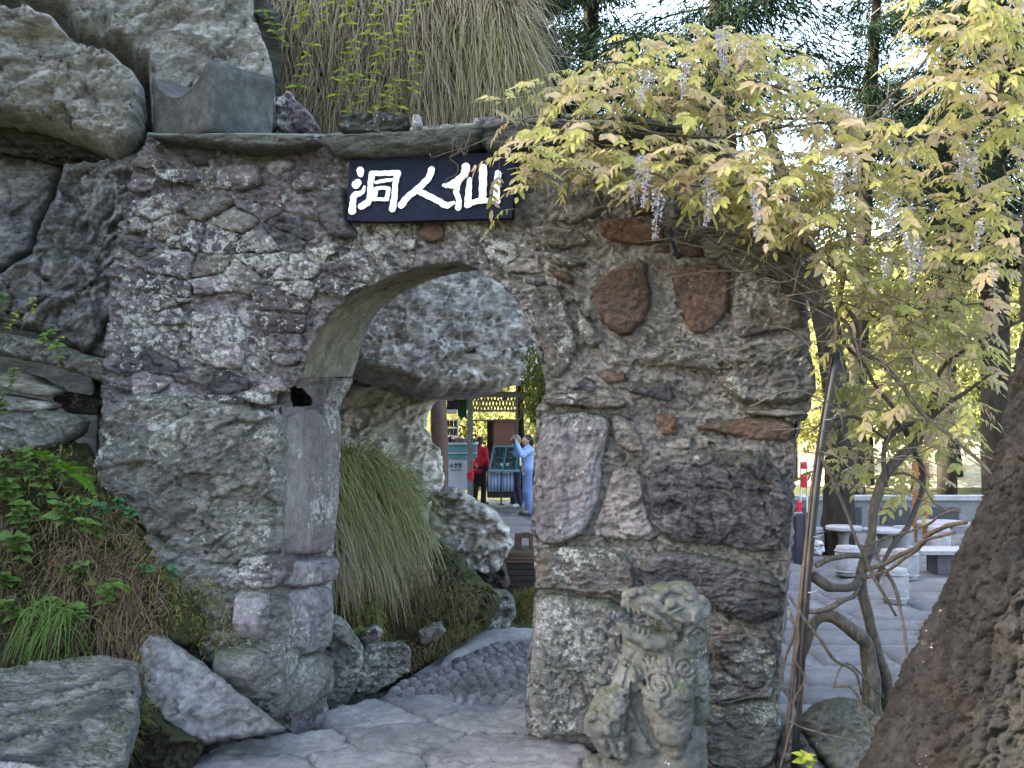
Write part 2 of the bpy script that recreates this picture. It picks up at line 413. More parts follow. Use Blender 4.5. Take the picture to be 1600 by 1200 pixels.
def rock(name, dark, mid, light, lichen=.4, moss=.2, grain=0.0, layer=3.0, per=.25, stain=.5, lcol=(.68, .68, .65), rust=0.0, rough_=.92, bumpd=.02, scale=1.0, speck=1.0, blotch=.6, gain=1.15):
    t = NT(name); p = t.pos(); ob = t.n('ObjectInfo').outputs['Random']
    q = t.mapped(p, (1, 1, layer), (0, grain, 0))
    n1 = t.noise(q, 2.2 * scale, 6, .6); n2 = t.noise(q, 13 * scale, 7, .68, .3); n3 = t.noise(p, 85 * scale, 4, .6)
    v = t.math('ADD', t.math('MULTIPLY', n1, .42), t.math('ADD', t.math('MULTIPLY', n2, .42), t.math('MULTIPLY', n3, .16)))
    col = t.ramp(v, [(.36, dark), (.49, mid), (.62, light)])
    k = t.math('MULTIPLY_ADD', ob, 2 * per, 1 - per)
    col = t.mix(1.0, col, t.n('CombineColor', i0=t.math('MULTIPLY', k, gain * 1.015), i1=t.math('MULTIPLY', k, gain * .985), i2=t.math('MULTIPLY_ADD', k, .975 * gain, .04)).outputs[0], 'MULTIPLY')
    dk = t.step(t.noise(q, 24 * scale, 9, .76, .6), .53, .62)
    col = t.mix(t.math('MULTIPLY', dk, blotch), col, tuple(c * .55 for c in dark))
    if rust:
        col = t.mix(t.math('MULTIPLY', t.step(t.noise(p, 3.1 * scale, 4), .5, .64), rust), col, (.2, .085, .045))
    if stain:
        sv = t.noise(t.mapped(p, (1.6, 1.6, .55)), 2.3 * scale, 5, .65)
        col = t.mix(t.math('MULTIPLY', t.step(sv, .52, .68), stain), col, tuple(c * .33 for c in mid))
    if lichen:
        area = t.step(t.noise(p, 1.9 * scale, 4, .6), .60 - .30 * lichen, .86 - .30 * lichen)
        na = t.noise(p, 15 * scale, 9, .74, .5)
        m1 = t.step(t.math('MULTIPLY_ADD', area, .22, na), .685, .735)
        w = t.n('VectorMath', _operation='ADD', i0=p, i1=t.n('VectorMath', _operation='SCALE', i0=t.n('TexNoise', Vector=p, Scale=30 * scale, Detail=4.0).outputs['Color'], Scale=.03).outputs[0]).outputs[0]
        vo = t.n('TexVoronoi', Vector=w, Scale=26 * scale, Randomness=1.0)
        ch = t.step(t.n('SeparateColor', i0=vo.outputs['Color']).outputs[0], .62, .66)
        m2 = t.math('MULTIPLY', t.step(t.math('SUBTRACT', t.math('MULTIPLY', area, .42), vo.outputs['Distance']), .0, .06), ch)
        m = t.math('MAXIMUM', m1, m2)
        m = t.math('MULTIPLY', m, t.step(t.noise(p, 120 * scale, 4, .75), .38, .54))
        lc = t.ramp(t.noise(p, 40, 3), [(.35, tuple(c * .62 for c in lcol)), (.65, lcol)])
        col = t.mix(t.math('MULTIPLY', m, .92 * speck), col, lc)
    if moss:
        nz = t.n('SeparateXYZ', i0=t.n('NewGeometry').outputs['Normal']).outputs[2]
        mm = t.math('ADD', t.math('MULTIPLY', nz, .45), t.noise(p, 3.3 * scale, 5, .65))
        mm = t.step(mm, .80 - .38 * moss, .98 - .38 * moss)
        mm = t.math('MULTIPLY', mm, t.step(t.noise(p, 45, 3, .6), .3, .6))
        mc = t.ramp(t.noise(p, 60, 3), [(.3, (.018, .026, .010)), (.6, (.05, .065, .020)), (.8, (.10, .11, .03))])
        col = t.mix(t.math('MULTIPLY', mm, .85), col, mc)
    t.set(t.b.inputs['Base Color'], col); t.set(t.b.inputs['Roughness'], rough_); t.set(t.b.inputs['Specular IOR Level'], .25)
    fv = t.n('TexVoronoi', Vector=t.n('VectorMath', _operation='ADD', i0=q, i1=t.n('VectorMath', _operation='SCALE', i0=t.n('TexNoise', Vector=q, Scale=11 * scale, Detail=3.0).outputs['Color'], Scale=.09).outputs[0]).outputs[0], Scale=19 * scale, Randomness=1.0)
    fv = t.n('SeparateColor', i0=fv.outputs['Color']).outputs[0]
    h = t.math('ADD', t.math('MULTIPLY', t.noise(q, 34 * scale, 8, .8), 1.0), t.math('MULTIPLY', n3, .35))
    h = t.math('MULTIPLY_ADD', fv, .22 * (blotch / .6), h)
    if lichen: h = t.math('MULTIPLY_ADD', m, .08, h)
    t.set(t.b.inputs['Normal'], t.bump(h, 1.0, bumpd * 1.6))
    MATS[name] = t.m; return t.m
def leafm(name, cols, transl=.45, rough_=.7, spec=.12, vein=True):
    t = NT(name); ob = t.n('ObjectInfo').outputs['Random']; at = t.n('Attribute', _attribute_name='tint').outputs['Fac']
    f = t.math('FRACT', t.math('ADD', ob, at)); p = t.pos()
    c = t.ramp(f, [(i / max(1, len(cols) - 1), cc) for i, cc in enumerate(cols)])
    v = t.noise(p, 38, 3); c = t.mix(1.0, c, t.ramp(v, [(.3, .72), (.7, 1.18)]), 'MULTIPLY')
    t.set(t.b.inputs['Base Color'], c); t.set(t.b.inputs['Roughness'], rough_); t.set(t.b.inputs['Specular IOR Level'], spec)
    tr = t.n('BsdfTranslucent', Color=c); mx = t.n('MixShader', i0=transl, i1=t.b.outputs[0], i2=tr.outputs[0])
    t.t.links.new(mx.outputs[0], t.o.inputs['Surface']); MATS[name] = t.m; return t.m
def plain(name, col, rough_=.6, metal=0.0, var=.25, scale=12.0, bump=.0, spec=.4, stretch=(1, 1, 1), wear=None):
    t = NT(name); p = t.mapped(t.pos(), stretch); n = t.noise(p, scale, 6, .6)
    c = t.mix(1.0, col, t.ramp(n, [(.25, 1 - var), (.75, 1 + var)]), 'MULTIPLY')
    if wear: c = t.mix(t.step(t.noise(p, scale * .6, 5, .7), .56, .66), c, wear)
    t.set(t.b.inputs['Base Color'], c); t.set(t.b.inputs['Roughness'], rough_); t.set(t.b.inputs['Metallic'], metal); t.set(t.b.inputs['Specular IOR Level'], spec)
    if bump: t.set(t.b.inputs['Normal'], t.bump(n, .7, bump))
    MATS[name] = t.m; return t.m
# the masonry and rocks
rock('wall_mortar', (.055, .048, .055), (.125, .112, .12), (.27, .245, .245), lichen=.75, moss=.10, per=0, stain=.75, layer=1.6)
rock('rubble', (.035, .031, .037), (.098, .087, .098), (.25, .23, .24), lichen=.9, moss=.12, per=.38, stain=.65, layer=2.2, rust=.12)
rock('mortar_right', (.08, .073, .068), (.175, .161, .151), (.31, .29, .275), lichen=.2, moss=.16, per=0, stain=.4, layer=1.3)
rock('stone_grey', (.04, .038, .037), (.125, .117, .11), (.27, .25, .235), lichen=.6, moss=.22, per=.25, layer=3.5, rust=.2)
rock('stone_dark', (.022, .021, .025), (.062, .058, .064), (.17, .16, .165), lichen=.26, moss=.2, per=.15, layer=3.0, grain=-.5)
rock('stone_rust', (.042, .031, .027), (.100, .068, .055), (.19, .135, .112), lichen=.18, moss=.22, per=.2, layer=2.0, rust=.3, stain=.6, gain=0.95)
rock('stone_pale', (.09, .085, .09), (.22, .205, .215), (.44, .415, .425), lichen=.6, moss=.05, per=.15, layer=.5, stain=.5, rust=.12, blotch=0.4, gain=.95)
rock('jamb_stone', (.08, .074, .072), (.17, .155, .152), (.28, .255, .25), lichen=.5, moss=.05, per=.12, layer=.8, stain=.35, rust=.10, blotch=0.35)
rock('soffit_plaster', (.07, .066, .05), (.15, .142, .11), (.26, .245, .20), lichen=.22, moss=.34, per=.1, stain=.75, layer=1.0, blotch=0.3)
rock('coping_stone', (.022, .026, .023), (.062, .068, .060), (.16, .165, .15), lichen=.25, moss=.45, per=.2, layer=6, stain=.4, gain=0.9)
rock('cliff_stone', (.09, .085, .074), (.235, .225, .20), (.44, .42, .375), lichen=.34, moss=.10, per=.12, layer=4.5, grain=.45, stain=.35, rust=.08, blotch=0.4)
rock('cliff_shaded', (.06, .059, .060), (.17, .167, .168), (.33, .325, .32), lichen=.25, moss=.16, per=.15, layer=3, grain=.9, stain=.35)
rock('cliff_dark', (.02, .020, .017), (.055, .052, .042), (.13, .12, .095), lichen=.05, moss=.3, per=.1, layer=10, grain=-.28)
rock('boulder_mossy', (.05, .05, .047), (.135, .132, .125), (.28, .27, .25), lichen=.75, moss=.30, per=.15, layer=2.0, stain=.45)
rock('slab_pale', (.10, .099, .10), (.205, .202, .205), (.34, .335, .335), lichen=.12, moss=.06, per=.08, layer=1.0, stain=.3, bumpd=.008, blotch=0.25, gain=.68)
rock('slab_layered', (.05, .05, .048), (.16, .16, .156), (.33, .328, .32), lichen=.05, moss=.30, per=.1, layer=7.0, grain=-.30, stain=.5)
rock('inner_rock_lit', (.12, .105, .092), (.32, .295, .265), (.60, .57, .52), lichen=.6, moss=.03, per=.1, layer=3.2, stain=.5, scale=.8, rust=.25, gain=1.35, blotch=.5)  # tone raised to stand in for daylight on the boulder behind the arch
rock('inner_pale_lit', (.24, .21, .17), (.48, .44, .38), (.68, .65, .58), lichen=.2, moss=.02, per=.1, layer=2.5, grain=.5, stain=.3, scale=.8, rust=.12, gain=1.5)  # pale rock lightened further, in place of light coming through the opening
rock('statue_stone', (.055, .056, .050), (.135, .135, .122), (.235, .232, .21), lichen=.22, moss=.26, per=0, layer=1.0, stain=.4, bumpd=.006, scale=1.6, blotch=0.3, gain=.66)
rock('carved_block', (.02, .021, .021), (.048, .050, .048), (.10, .104, .098), lichen=.10, moss=0, per=.12, layer=1, stain=.3, bumpd=.006, blotch=0.25, gain=0.85)
rock('paving', (.12, .118, .114), (.205, .202, .198), (.31, .305, .30), lichen=.10, moss=0, per=.16, layer=1.0, stain=.28, bumpd=.012, blotch=0.15, gain=0.8)
rock('paving_joint', (.07, .07, .07), (.13, .13, .135), (.2, .2, .2), lichen=0, moss=0, per=0, layer=1)
rock('plaza_slab', (.085, .084, .086), (.122, .121, .126), (.175, .174, .18), lichen=.05, moss=0, per=.14, layer=1.0, stain=.25, bumpd=.008, blotch=0.12, gain=0.8)
rock('soil', (.012, .010, .007), (.035, .028, .018), (.075, .06, .04), lichen=0, moss=.42, per=0, layer=1.0, scale=2.0, bumpd=.02, gain=0.9)
rock('soil_mossy', (.02, .017, .010), (.055, .05, .022), (.11, .11, .04), lichen=0, moss=.75, per=0, layer=1.0, scale=2.0, bumpd=.025, gain=0.9)
rock('stool_stone', (.17, .17, .175), (.27, .27, .28), (.38, .38, .40), lichen=0, moss=0, per=.08, layer=1, stain=.1, bumpd=.003, blotch=0.1, gain=0.8)
rock('pine_bark', (.008, .0078, .0080), (.027, .0258, .0262), (.088, .085, .085), lichen=.12, moss=0, per=0, layer=.6, rust=.03, stain=.35, bumpd=.014, scale=1.4, gain=.4)
rock('cobble', (.05, .048, .046), (.10, .096, .095), (.17, .165, .162), lichen=.05, moss=0, per=.25, layer=1.0, stain=.25, bumpd=.006, blotch=.2, gain=.9)
plain('far_bark', (.026, .022, .019), .95, var=.5, scale=9, stretch=(1, 1, .2), bump=.02, spec=.05)
plain('vine_bark', (.060, .050, .042), .9, var=.65, scale=40, bump=.008, stretch=(1, 1, .4), spec=.1, wear=(.11, .105, .09))
plain('vine_bark_dark', (.036, .030, .025), .85, var=.5, scale=40, bump=.004)
plain('twig', (.10, .085, .065), .85, var=.3)
plain('black_paint', (.012, .012, .014), .35, var=.3, spec=.5, wear=(.05, .03, .022))
plain('rusty_rod', (.085, .055, .045), .6, var=.5, scale=30, metal=.3)
plain('hose_green', (.035, .05, .042), .5, var=.25)
plain('plaque_navy', (.006, .008, .018), .85, var=.35, scale=25, wear=(.012, .014, .022), bump=.002, spec=.12)
plain('sign_white', (.72, .72, .76), .6, var=.22, scale=26, bump=.004, wear=(.42, .43, .47))
plain('brown_wood', (.075, .038, .028), .6, var=.35, scale=14, stretch=(.3, 1, 1))
plain('dark_wood', (.022, .014, .012), .6, var=.4, scale=14, stretch=(.4, 1, 1))
plain('panel_wood', (.24, .115, .085), .6, var=.2, scale=18)
plain('grey_wood', (.13, .115, .11), .7, var=.3, scale=14)
plain('roof_grey', (.12, .12, .13), .8, var=.3)
plain('counter_white', (.42, .42, .46), .5, var=.1)
plain('case_teal', (.10, .24, .27), .35, var=.2)
plain('case_dark', (.03, .035, .045), .3, var=.3)
plain('cloth_pale_blue', (.30, .38, .52), .8, var=.35, scale=9, stretch=(3, 1, .3))
plain('orange_post', (.20, .075, .03), .7, var=.3)
plain('sack_white', (.42, .42, .46), .6, var=.1)
plain('goods_mixed', (.22, .16, .14), .6, var=.7, scale=16)
plain('goods_dark', (.05, .04, .06), .6, var=.5, scale=12)
plain('green_cloth', (.008, .05, .025), .8)
plain('paper_white', (.75, .76, .74), .6, var=.1)
plain('ink_dark', (.02, .02, .03), .6)
plain('bag_red', (.42, .015, .03), .5, var=.15)
plain('bin_dark', (.02, .02, .035), .4)
plain('steel', (.5, .5, .52), .35, metal=.6, var=.1)
plain('skin', (.42, .24, .16), .55, var=.08)
plain('hair_black', (.010, .009, .009), .5, var=.3)
plain('hair_grey', (.26, .26, .27), .6, var=.3, scale=60)
plain('jacket_red', (.52, .012, .035), .75, var=.15)
plain('trousers_black', (.010, .010, .012), .8)
plain('vest_cream', (.58, .54, .48), .8, var=.12)
plain('trousers_navy', (.012, .014, .045), .8)
plain('shirt_blue', (.22, .34, .62), .8, var=.12)
plain('jeans_blue', (.13, .20, .42), .85, var=.2, scale=20)
plain('shoe_white', (.6, .6, .6), .6)
plain('shoe_dark', (.03, .025, .025), .6)
plain('camera_black', (.015, .015, .016), .35)
def glassm(name, tint):
    t = NT(name)
    t.set(t.b.inputs['Base Color'], tint); t.set(t.b.inputs['Transmission Weight'], 1.0); t.set(t.b.inputs['Roughness'], .03); t.set(t.b.inputs['IOR'], 1.05)
    MATS[name] = t.m
glassm('case_glass', (.8, .95, .95))
# foliage
leafm('wisteria_leaf', [(.38, .34, .145), (.30, .305, .10), (.40, .325, .19), (.38, .285, .205), (.41, .36, .145), (.27, .285, .085), (.40, .315, .225), (.385, .355, .12), (.33, .335, .11)], .5)
leafm('wisteria_far', [(.20, .22, .055), (.27, .25, .08), (.16, .19, .05), (.28, .22, .11)], .5)
leafm('wisteria_flower', [(.36, .35, .40), (.28, .27, .34), (.40, .40, .41)], .35)
leafm('nettle_leaf', [(.055, .11, .022), (.085, .155, .035), (.115, .175, .05), (.07, .125, .035), (.13, .165, .045)], .35)
leafm('pale_shrub_leaf', [(0.221, 0.272, 0.034), (0.289, 0.306, 0.051), (0.178, 0.230, 0.030)], .45)
leafm('fern_leaf', [(.09, .22, .02), (.13, .27, .03), (.07, .17, .02)], .4)
leafm('ivy_leaf', [(.025, .075, .03), (.04, .10, .045), (.03, .085, .03)], .2)
leafm('grass_green', [(.13, .15, .05), (.20, .20, .08), (.24, .22, .12), (.30, .26, .17), (.11, .135, .04), (.26, .235, .13), (.18, .19, .06)], .3)
leafm('grass_dry', [(0.225, 0.180, 0.120), (0.300, 0.247, 0.180), (0.180, 0.143, 0.090), (0.262, 0.225, 0.150), (0.150, 0.150, 0.068), (0.210, 0.173, 0.135)], .25)
leafm('dead_twig', [(.10, .06, .045), (.13, .085, .06), (.07, .048, .036), (.15, .115, .08)], .1)
leafm('bright_grass', [(.09, .11, .02), (.15, .16, .035), (.07, .075, .02), (.16, .13, .05), (.10, .125, .025)], .3)
leafm('conifer', [(.007, .014, .008), (.012, .020, .011), (.009, .017, .012), (.017, .024, .012)], .08, .95, .02)
leafm('moss_frond', [(.05, .075, .015), (.09, .11, .02), (.15, .15, .03), (.035, .055, .015)], .3)
rock('dry_earth', (.20, .17, .11), (.34, .30, .20), (.48, .43, .31), lichen=0, moss=.0, per=0, scale=.4)
leafm('sunny_leaf', [(.27, .28, .09), (.36, .34, .14), (.20, .23, .07), (.40, .37, .18)], .5)
leafm('sunny_far', [(.13, .16, .05), (.18, .19, .07), (.10, .13, .04)], .45)
M = MATS
rnd = random.Random(11); nr = np.random.default_rng(5)
# ================================================================ SETTING: ground, hills, cliff
def heightsheet(name, x0, x1, y0, y1, nx, ny, fz, mat, **k):
    X, Y = np.meshgrid(np.linspace(x0, x1, nx), np.linspace(y0, y1, ny), indexing='ij')
    V = np.stack([X, Y, fz(X, Y)], -1).reshape(-1, 3)
    return put(name, make_mesh(name, V, [grid_faces(nx, ny)], mat), kind='structure', **k)
heightsheet('ground', -400, 400, -200, 900, 60, 60, lambda x, y: -0.30 + 0 * x, M['soil_mossy'])
def hillz(x, y):
    p = np.stack([x, y, 0 * x], -1)
    return -1.0 + np.clip((y - 34) / 60, 0, 1.2) * 12 * (1 + .3 * fbm(p / 25, 3, 4)) + np.clip((x - 16) / 30, 0, 1) * 4 + .4 * fbm(p / 3, 3, 5)
heightsheet('hillside', -70, 90, 31, 120, 110, 70, hillz, M['dry_earth'])
# the cliff: a high mass on the left that goes on up and keeps the court in shade
def clifftop(x, y):
    p = np.stack([x, y, 0 * x], -1)
    e = -3.6 - np.clip(9.5 - y, 0, 20) * .18 + np.clip(y - 12.0, 0, 2.2) * .75 + .8 * fbm(p / 3.0, 3, 8)
    e = np.where(y > 16.5, e - (y - 16.5) * .5, e)
    s = np.clip((e - x) / 2.6, 0, 1)
    return -.4 + s ** .8 * (13 + 2.5 * fbm(p / 5, 3, 9)) + np.clip((e - x - 3) / 8, 0, 1) * 7 + .35 * fbm(p / .7, 3, 10)
heightsheet('cliff', -30, .5, 5.2, 31.0, 150, 150, clifftop, M['cliff_stone'])

# ================================================================ paths
path_px = [(300, 1215), (322, 1160), (440, 1141), (500, 1136), (532, 1112), (600, 1082), (640, 1052), (692, 1020), (766, 979)]
path_edge = [G(*q) for q in path_px]
e0 = [(v.x, v.y) for v in path_edge]
path_poly = [(-3.2, 3.0)] + [(v.x, v.y) for v in path_edge] + [(.75, 11.3), (.75, 9.2), (.35, 7.9), (.28, 6.8), (.35, 3.0)]
def sheet(name, poly, z, mat, th=.25, **k):
    p = resample(poly, .12, True, 0); n = len(p); c = p.mean(0)
    V = [(a, b, z) for a, b in p] + [(a, b, z - th) for a, b in p]
    fs = [list(range(n))] + [[i, n + i, n + (i + 1) % n, (i + 1) % n] for i in range(n)]
    me = make_mesh(name, V, fs, mat, False, midx=[0] * len(fs)); return put(name, me, **k)
path = sheet('path', path_poly, -.035, M['paving_joint'], kind='structure')
flat0 = Flat(-.035)
flag_poly = [(-3.0, 3.2), (-2.3, 6.7), (e0[1][0] + .03, e0[1][1]), (e0[2][0] + .03, e0[2][1] - .03), (e0[3][0] + .02, e0[3][1]), (e0[4][0], e0[4][1] - .02), (e0[5][0], e0[5][1] - .15), (-.95, 8.22), (-.62, 8.36), (-.25, 8.38), (.12, 8.38), (.25, 7.6), (.24, 6.8), (.3, 3.2)]
fs_ = [(x_ + rnd.uniform(-.26, .26), y_ + rnd.uniform(-.2, .2)) for y_ in np.arange(4.05, 10.2, .55) for x_ in np.arange(-4.26, 2.2, .86)]
fcells = voronoi(fs_, .006, (1, 1.25))
def clip_in(c, poly):
    return c is not None and inside(c[:, 0], c[:, 1], poly).mean() > .3 and inside(np.array([c[:, 0].mean()]), np.array([c[:, 1].mean()]), poly)[0]
flags = [c for c in fcells if clip_in(c, flag_poly)]
for i, w in enumerate(flags):
    stone('flagstone', w, flat0, .042, M['paving'], path, seed=100 + i, step=.026, p=26, amp=.018, fr=5, fine=.010, bulge=.02, back=.05, jag=.7, tilt=(rnd.uniform(-.15, .15), rnd.uniform(-.15, .15)), crack=.4, chaikin=0, st=(1, 1, 1))
# smooth border strip along the edge and the end of the path, cobbles between
e = [(v.x, v.y) for v in path_edge]
bord = [e[-1], (.2, 11.22), (.72, 11.22), (.72, 10.75), (.1, 10.75), (-.2, 10.6), (-.52, 9.9), (e[6][0] + .22, e[6][1] + .12), e[7]]
stone('kerb_slab', bord, flat0, .055, M['paving'], path, seed=77, step=.05, p=9, amp=.008, fr=2.5, back=.05, jag=.15)
cob_poly = [(e[4][0] + .03, e[4][1] + .05), (e[5][0] + .03, e[5][1]), (e[6][0] + .05, e[6][1]), (e[6][0] + .25, e[6][1] + .1), (-.48, 9.9), (-.17, 10.55), (.1, 10.7), (.5, 10.7), (.5, 8.9), (.14, 8.45), (-.25, 8.42), (-.62, 8.40), (-.95, 8.25)]
sites = []
yy = 8.0; row = 0
while yy < 10.8:
    dx = .115; xx = -1.6 + (row % 2) * .06
    while xx < .8:
        sites.append((xx + rnd.uniform(-.028, .028), yy + rnd.uniform(-.02, .02))); xx += dx * rnd.uniform(.8, 1.3)
    yy += .115; row += 1
cells = voronoi(sites, .008)
keep = [c for s, c in zip(sites, cells) if c is not None and inside(np.array([s[0]]), np.array([s[1]]), cob_poly)[0]]
keep.sort(key=lambda c: c[:, 1].mean())
for i, c in enumerate(keep[:290]):
    stone('cobble', c, flat0, 
          .036 + rnd.uniform(-.006, .008), M['cobble'], path, seed=300 + i, step=.020, p=4.5, amp=.007, fr=7, back=.04, jag=.2, maxr=3, tilt=(rnd.uniform(-.3, .3), rnd.uniform(-.3, .3)))
# the court beyond and to the right, laid with squared slabs
court = sheet('courtyard', [(.9, 7.6), (9.5, 6.2), (13, 12), (13, 27), (-5, 27), (-3.2, 21), (-1.2, 16.2), (.8, 15.2), (1.0, 11)], -.040, M['paving_joint'], kind='structure')
flat1 = Flat(-.040); court_poly = [(1.0, 7.8), (9.3, 6.4), (12.5, 12), (12.5, 26), (-4, 26), (-2.8, 21.2), (-.9, 16.6), (.9, 15.5), (1.2, 11)]
slabs = []
y = 7.2; row = 0
while y < 26:
    hgt = rnd.choice([.55, .7, .85]) * (1 if y < 15 else 1.5); x = -5 + rnd.uniform(0, .8)
    while x < 12:
        wd = rnd.uniform(.7, 1.5) * (1 if y < 15 else 1.5); cx, cy = x + wd / 2, y + hgt / 2
        if inside(np.array([cx]), np.array([cy]), court_poly)[0]:
            j = lambda: rnd.uniform(-.015, .015)
            slabs.append([(x + .012 + j(), y + .012 + j()), (x + wd - .012 + j(), y + .012 + j()), (x + wd - .012 + j(), y + hgt - .012 + j()), (x + .012 + j(), y + hgt - .012 + j())])
        x += wd
    y += hgt; row += 1
for i, q in enumerate(slabs[:300]):
    stone('paving_slab', q, flat1, .036, M['plaza_slab'], court, seed=900 + i, step=.12, p=14, amp=.005, fr=2, back=.04, jag=.05, maxr=4, chaikin=0, tilt=(rnd.uniform(-.06, .06), rnd.uniform(-.06, .06)))

# ================================================================ THE GATE
YAW = math.atan(.1405)
front = Plane(P(835, 640, 7.40), yaw=YAW)
TH = 1.0
nb = np.array([math.sin(YAW), math.cos(YAW), 0.0])       # into the wall
gate = thing('stone_gateway', 'rough stone gateway with a round arched opening under a dark name plaque', 'gate', tuple(P(835, 640, 7.4) * 1.0 + Vector((0, 0, -2.3))))
open_px = [(458, 1215), (452, 1130), (441, 1020), (436, 900), (434, 760), (434, 640), (452, 615), (466, 590), (486, 535), (516, 487), (560, 452), (613, 428), (665, 412), (713, 407), (745, 418), (790, 448), (820, 490), (837, 540), (850, 590), (852, 616), (837, 640), (834, 720), (830, 800), (836, 920), (828, 1000), (820, 1100), (820, 1225)]
back_sh = [(62, 0)] * 3 + [(80, 0), (94, 0), (96, -4), (92, -4), (84, -2), (78, 4), (66, 10), (42, 22), (14, 30), (10, 24), (22, 14)] + [(26, 4)] * 13
outer_px = [(458, 1225), (300, 1160), (190, 960), (150, 700), (170, 420), (205, 250), (228, 214), (340, 211), (505, 214), (640, 205), (800, 190), (930, 188), (1080, 196), (1170, 260), (1225, 330), (1258, 430), (1264, 560), (1268, 640), (1243, 660), (1238, 800), (1230, 900), (1222, 1000), (1215, 1100), (1213, 1225)]
wall_poly = outer_px + open_px[::-1]
def mort(p3):
    return -.03 + rough(p3, .030, 4.5, 3, (1, 1, 1.5), -.25, .2) + rough(p3, .040, 10.5, 73, (1, 1, 1.9), -.3, .3) + .012 * fbm(p3 * 16, 3, 31)
def wall_front(poly, step, mat, name, parent):
    """grid sheet clipped to the outline, its rim drawn onto the outline"""
    P_ = np.array(poly, float); x0, y0 = P_.min(0); x1, y1 = P_.max(0)
    gx, gy = np.arange(x0, x1 + step, step), np.arange(y0, y1 + step, step)
    X, Y = np.meshgrid(gx, gy, indexing='ij')
    cx, cy = X[:-1, :-1] + step / 2, Y[:-1, :-1] + step / 2
    ins = inside(cx, cy, poly)
    fc = grid_faces(len(gx), len(gy)).reshape(len(gx) - 1, len(gy) - 1, 4)[ins]
    ids, inv = np.unique(fc, return_inverse=True); fc = inv.reshape(-1, 4)
    uv = np.stack([X.ravel(), Y.ravel()], 1)[ids]
    cnt = np.bincount(fc.ravel(), minlength=len(uv)); b = np.where(cnt < 4)[0]
    segs = np.array(list(zip(poly, poly[1:] + poly[:1])), float)
    a, d = segs[:, 0], segs[:, 1] - segs[:, 0]
    q = uv[b][:, None] - a[None]; t = np.clip((q * d).sum(-1) / np.maximum((d * d).sum(-1), 1e-9), 0, 1)
    near = a[None] + t[..., None] * d[None]; dd = np.linalg.norm(near - uv[b][:, None], axis=-1); k = dd.argmin(1)
    uv[b] = near[np.arange(len(b)), k]
    w = front(uv[:, 0], uv[:, 1], np.zeros(len(uv)))
    V = front(uv[:, 0], uv[:, 1], mort(w))
    return uv, V, fc
uv, V, fc = wall_front(wall_poly, 2.5, None, '', None)
fcx = uv[fc].mean(1)[:, 0]; fcy = uv[fc].mean(1)[:, 1]
HOLE = [(428, 620), (440, 608), (462, 603), (478, 610), (489, 626), (486, 635), (460, 637), (432, 633)]
ok_ = ~inside(fcx, fcy, HOLE); fc, fcx, fcy = fc[ok_], fcx[ok_], fcy[ok_]
right = (fcx + 40 * np.sin(fcy / 47) + 18 * np.sin(fcy / 13)) > 800
me = make_mesh('mortar', V, [fc], [M['wall_mortar'], M['mortar_right']], midx=right.astype(int))
put('mortar', me, gate)
# strips that run back through the wall: the opening's reveal and the ends
def strip(outline, shift, s0, s1, ns, mat, name, amp=.02, step=4, bow=0.0, push=0.0, **k):
    o = np.hstack([np.array(outline, float), np.array(shift, float)]); o = resample(o, step, False, 1)
    A = front(o[:, 0], o[:, 1], np.zeros(len(o))); A = A + front.n * mort(A)[:, None]
    Bp = Plane(np.array(front.o) + nb * TH, yaw=YAW)
    B = Bp(o[:, 0] + o[:, 2], o[:, 1] + o[:, 3], np.zeros(len(o)))
    T = np.gradient(A, axis=0); Nn = np.cross(T, nb); Nn /= np.maximum(np.linalg.norm(Nn, axis=1), 1e-6)[:, None]
    S = np.linspace(s0, s1, ns)
    V = A[:, None] * (1 - S)[None, :, None] + B[:, None] * S[None, :, None]
    d = rough(V.reshape(-1, 3), amp, 4.5, 17, (1, 1, 1.4)).reshape(V.shape[:2]) * np.clip(S * 6, 0, 1)[None] + push + bow * np.sin(np.pi * S)[None]
    V = V + Nn[:, None] * d[..., None]
    V = V.reshape(-1, 3); f = grid_faces(len(o), ns); m = V[f].mean(1); f = f[~inside(800 + F * m[:, 0] / m[:, 1], HY - F * (m[:, 2] - CZ) / m[:, 1], HOLE)]
    return put(name, make_mesh(name, V, [f], mat), gate, **k)
i_s = 7
strip(open_px[:i_s + 1], back_sh[:i_s + 1], 0, 1, 30, M['wall_mortar'], 'reveal', .03)
strip(open_px[i_s:9], back_sh[i_s:9], 0, 1, 26, M['soffit_plaster'], 'arch_haunch', .008, label='smooth pale plastered haunch of the arch')
strip(open_px[8:15], back_sh[8:15], 0, 1, 26, M['soffit_plaster'], 'arch_soffit', .014, label='curved soffit of the arch stained dark green')
strip(open_px[14:], back_sh[14:], 0, 1, 26, M['mortar_right'], 'reveal', .02)
top_i = outer_px.index((228, 214))
strip(outer_px[top_i:], [(0, 0)] * len(outer_px[top_i:]), 0, 1, 20, M['wall_mortar'], 'wall_side', .04, 8)
# the rear face of the gateway
uvb = uv.copy(); Bp = Plane(np.array(front.o) + nb * TH, yaw=YAW)
wpoly_b = outer_px + [(a + c, b + d) for (a, b), (c, d) in zip(open_px, back_sh)][::-1]
def rear():
    uv2, V2, f2 = wall_front(wpoly_b, 14, None, '', None)
    V2 = Bp(uv2[:, 0], uv2[:, 1], np.zeros(len(uv2)))
    put('rear_face', make_mesh('rear_face', V2, [f2[:, ::-1]], M['wall_mortar']), gate)
rear()
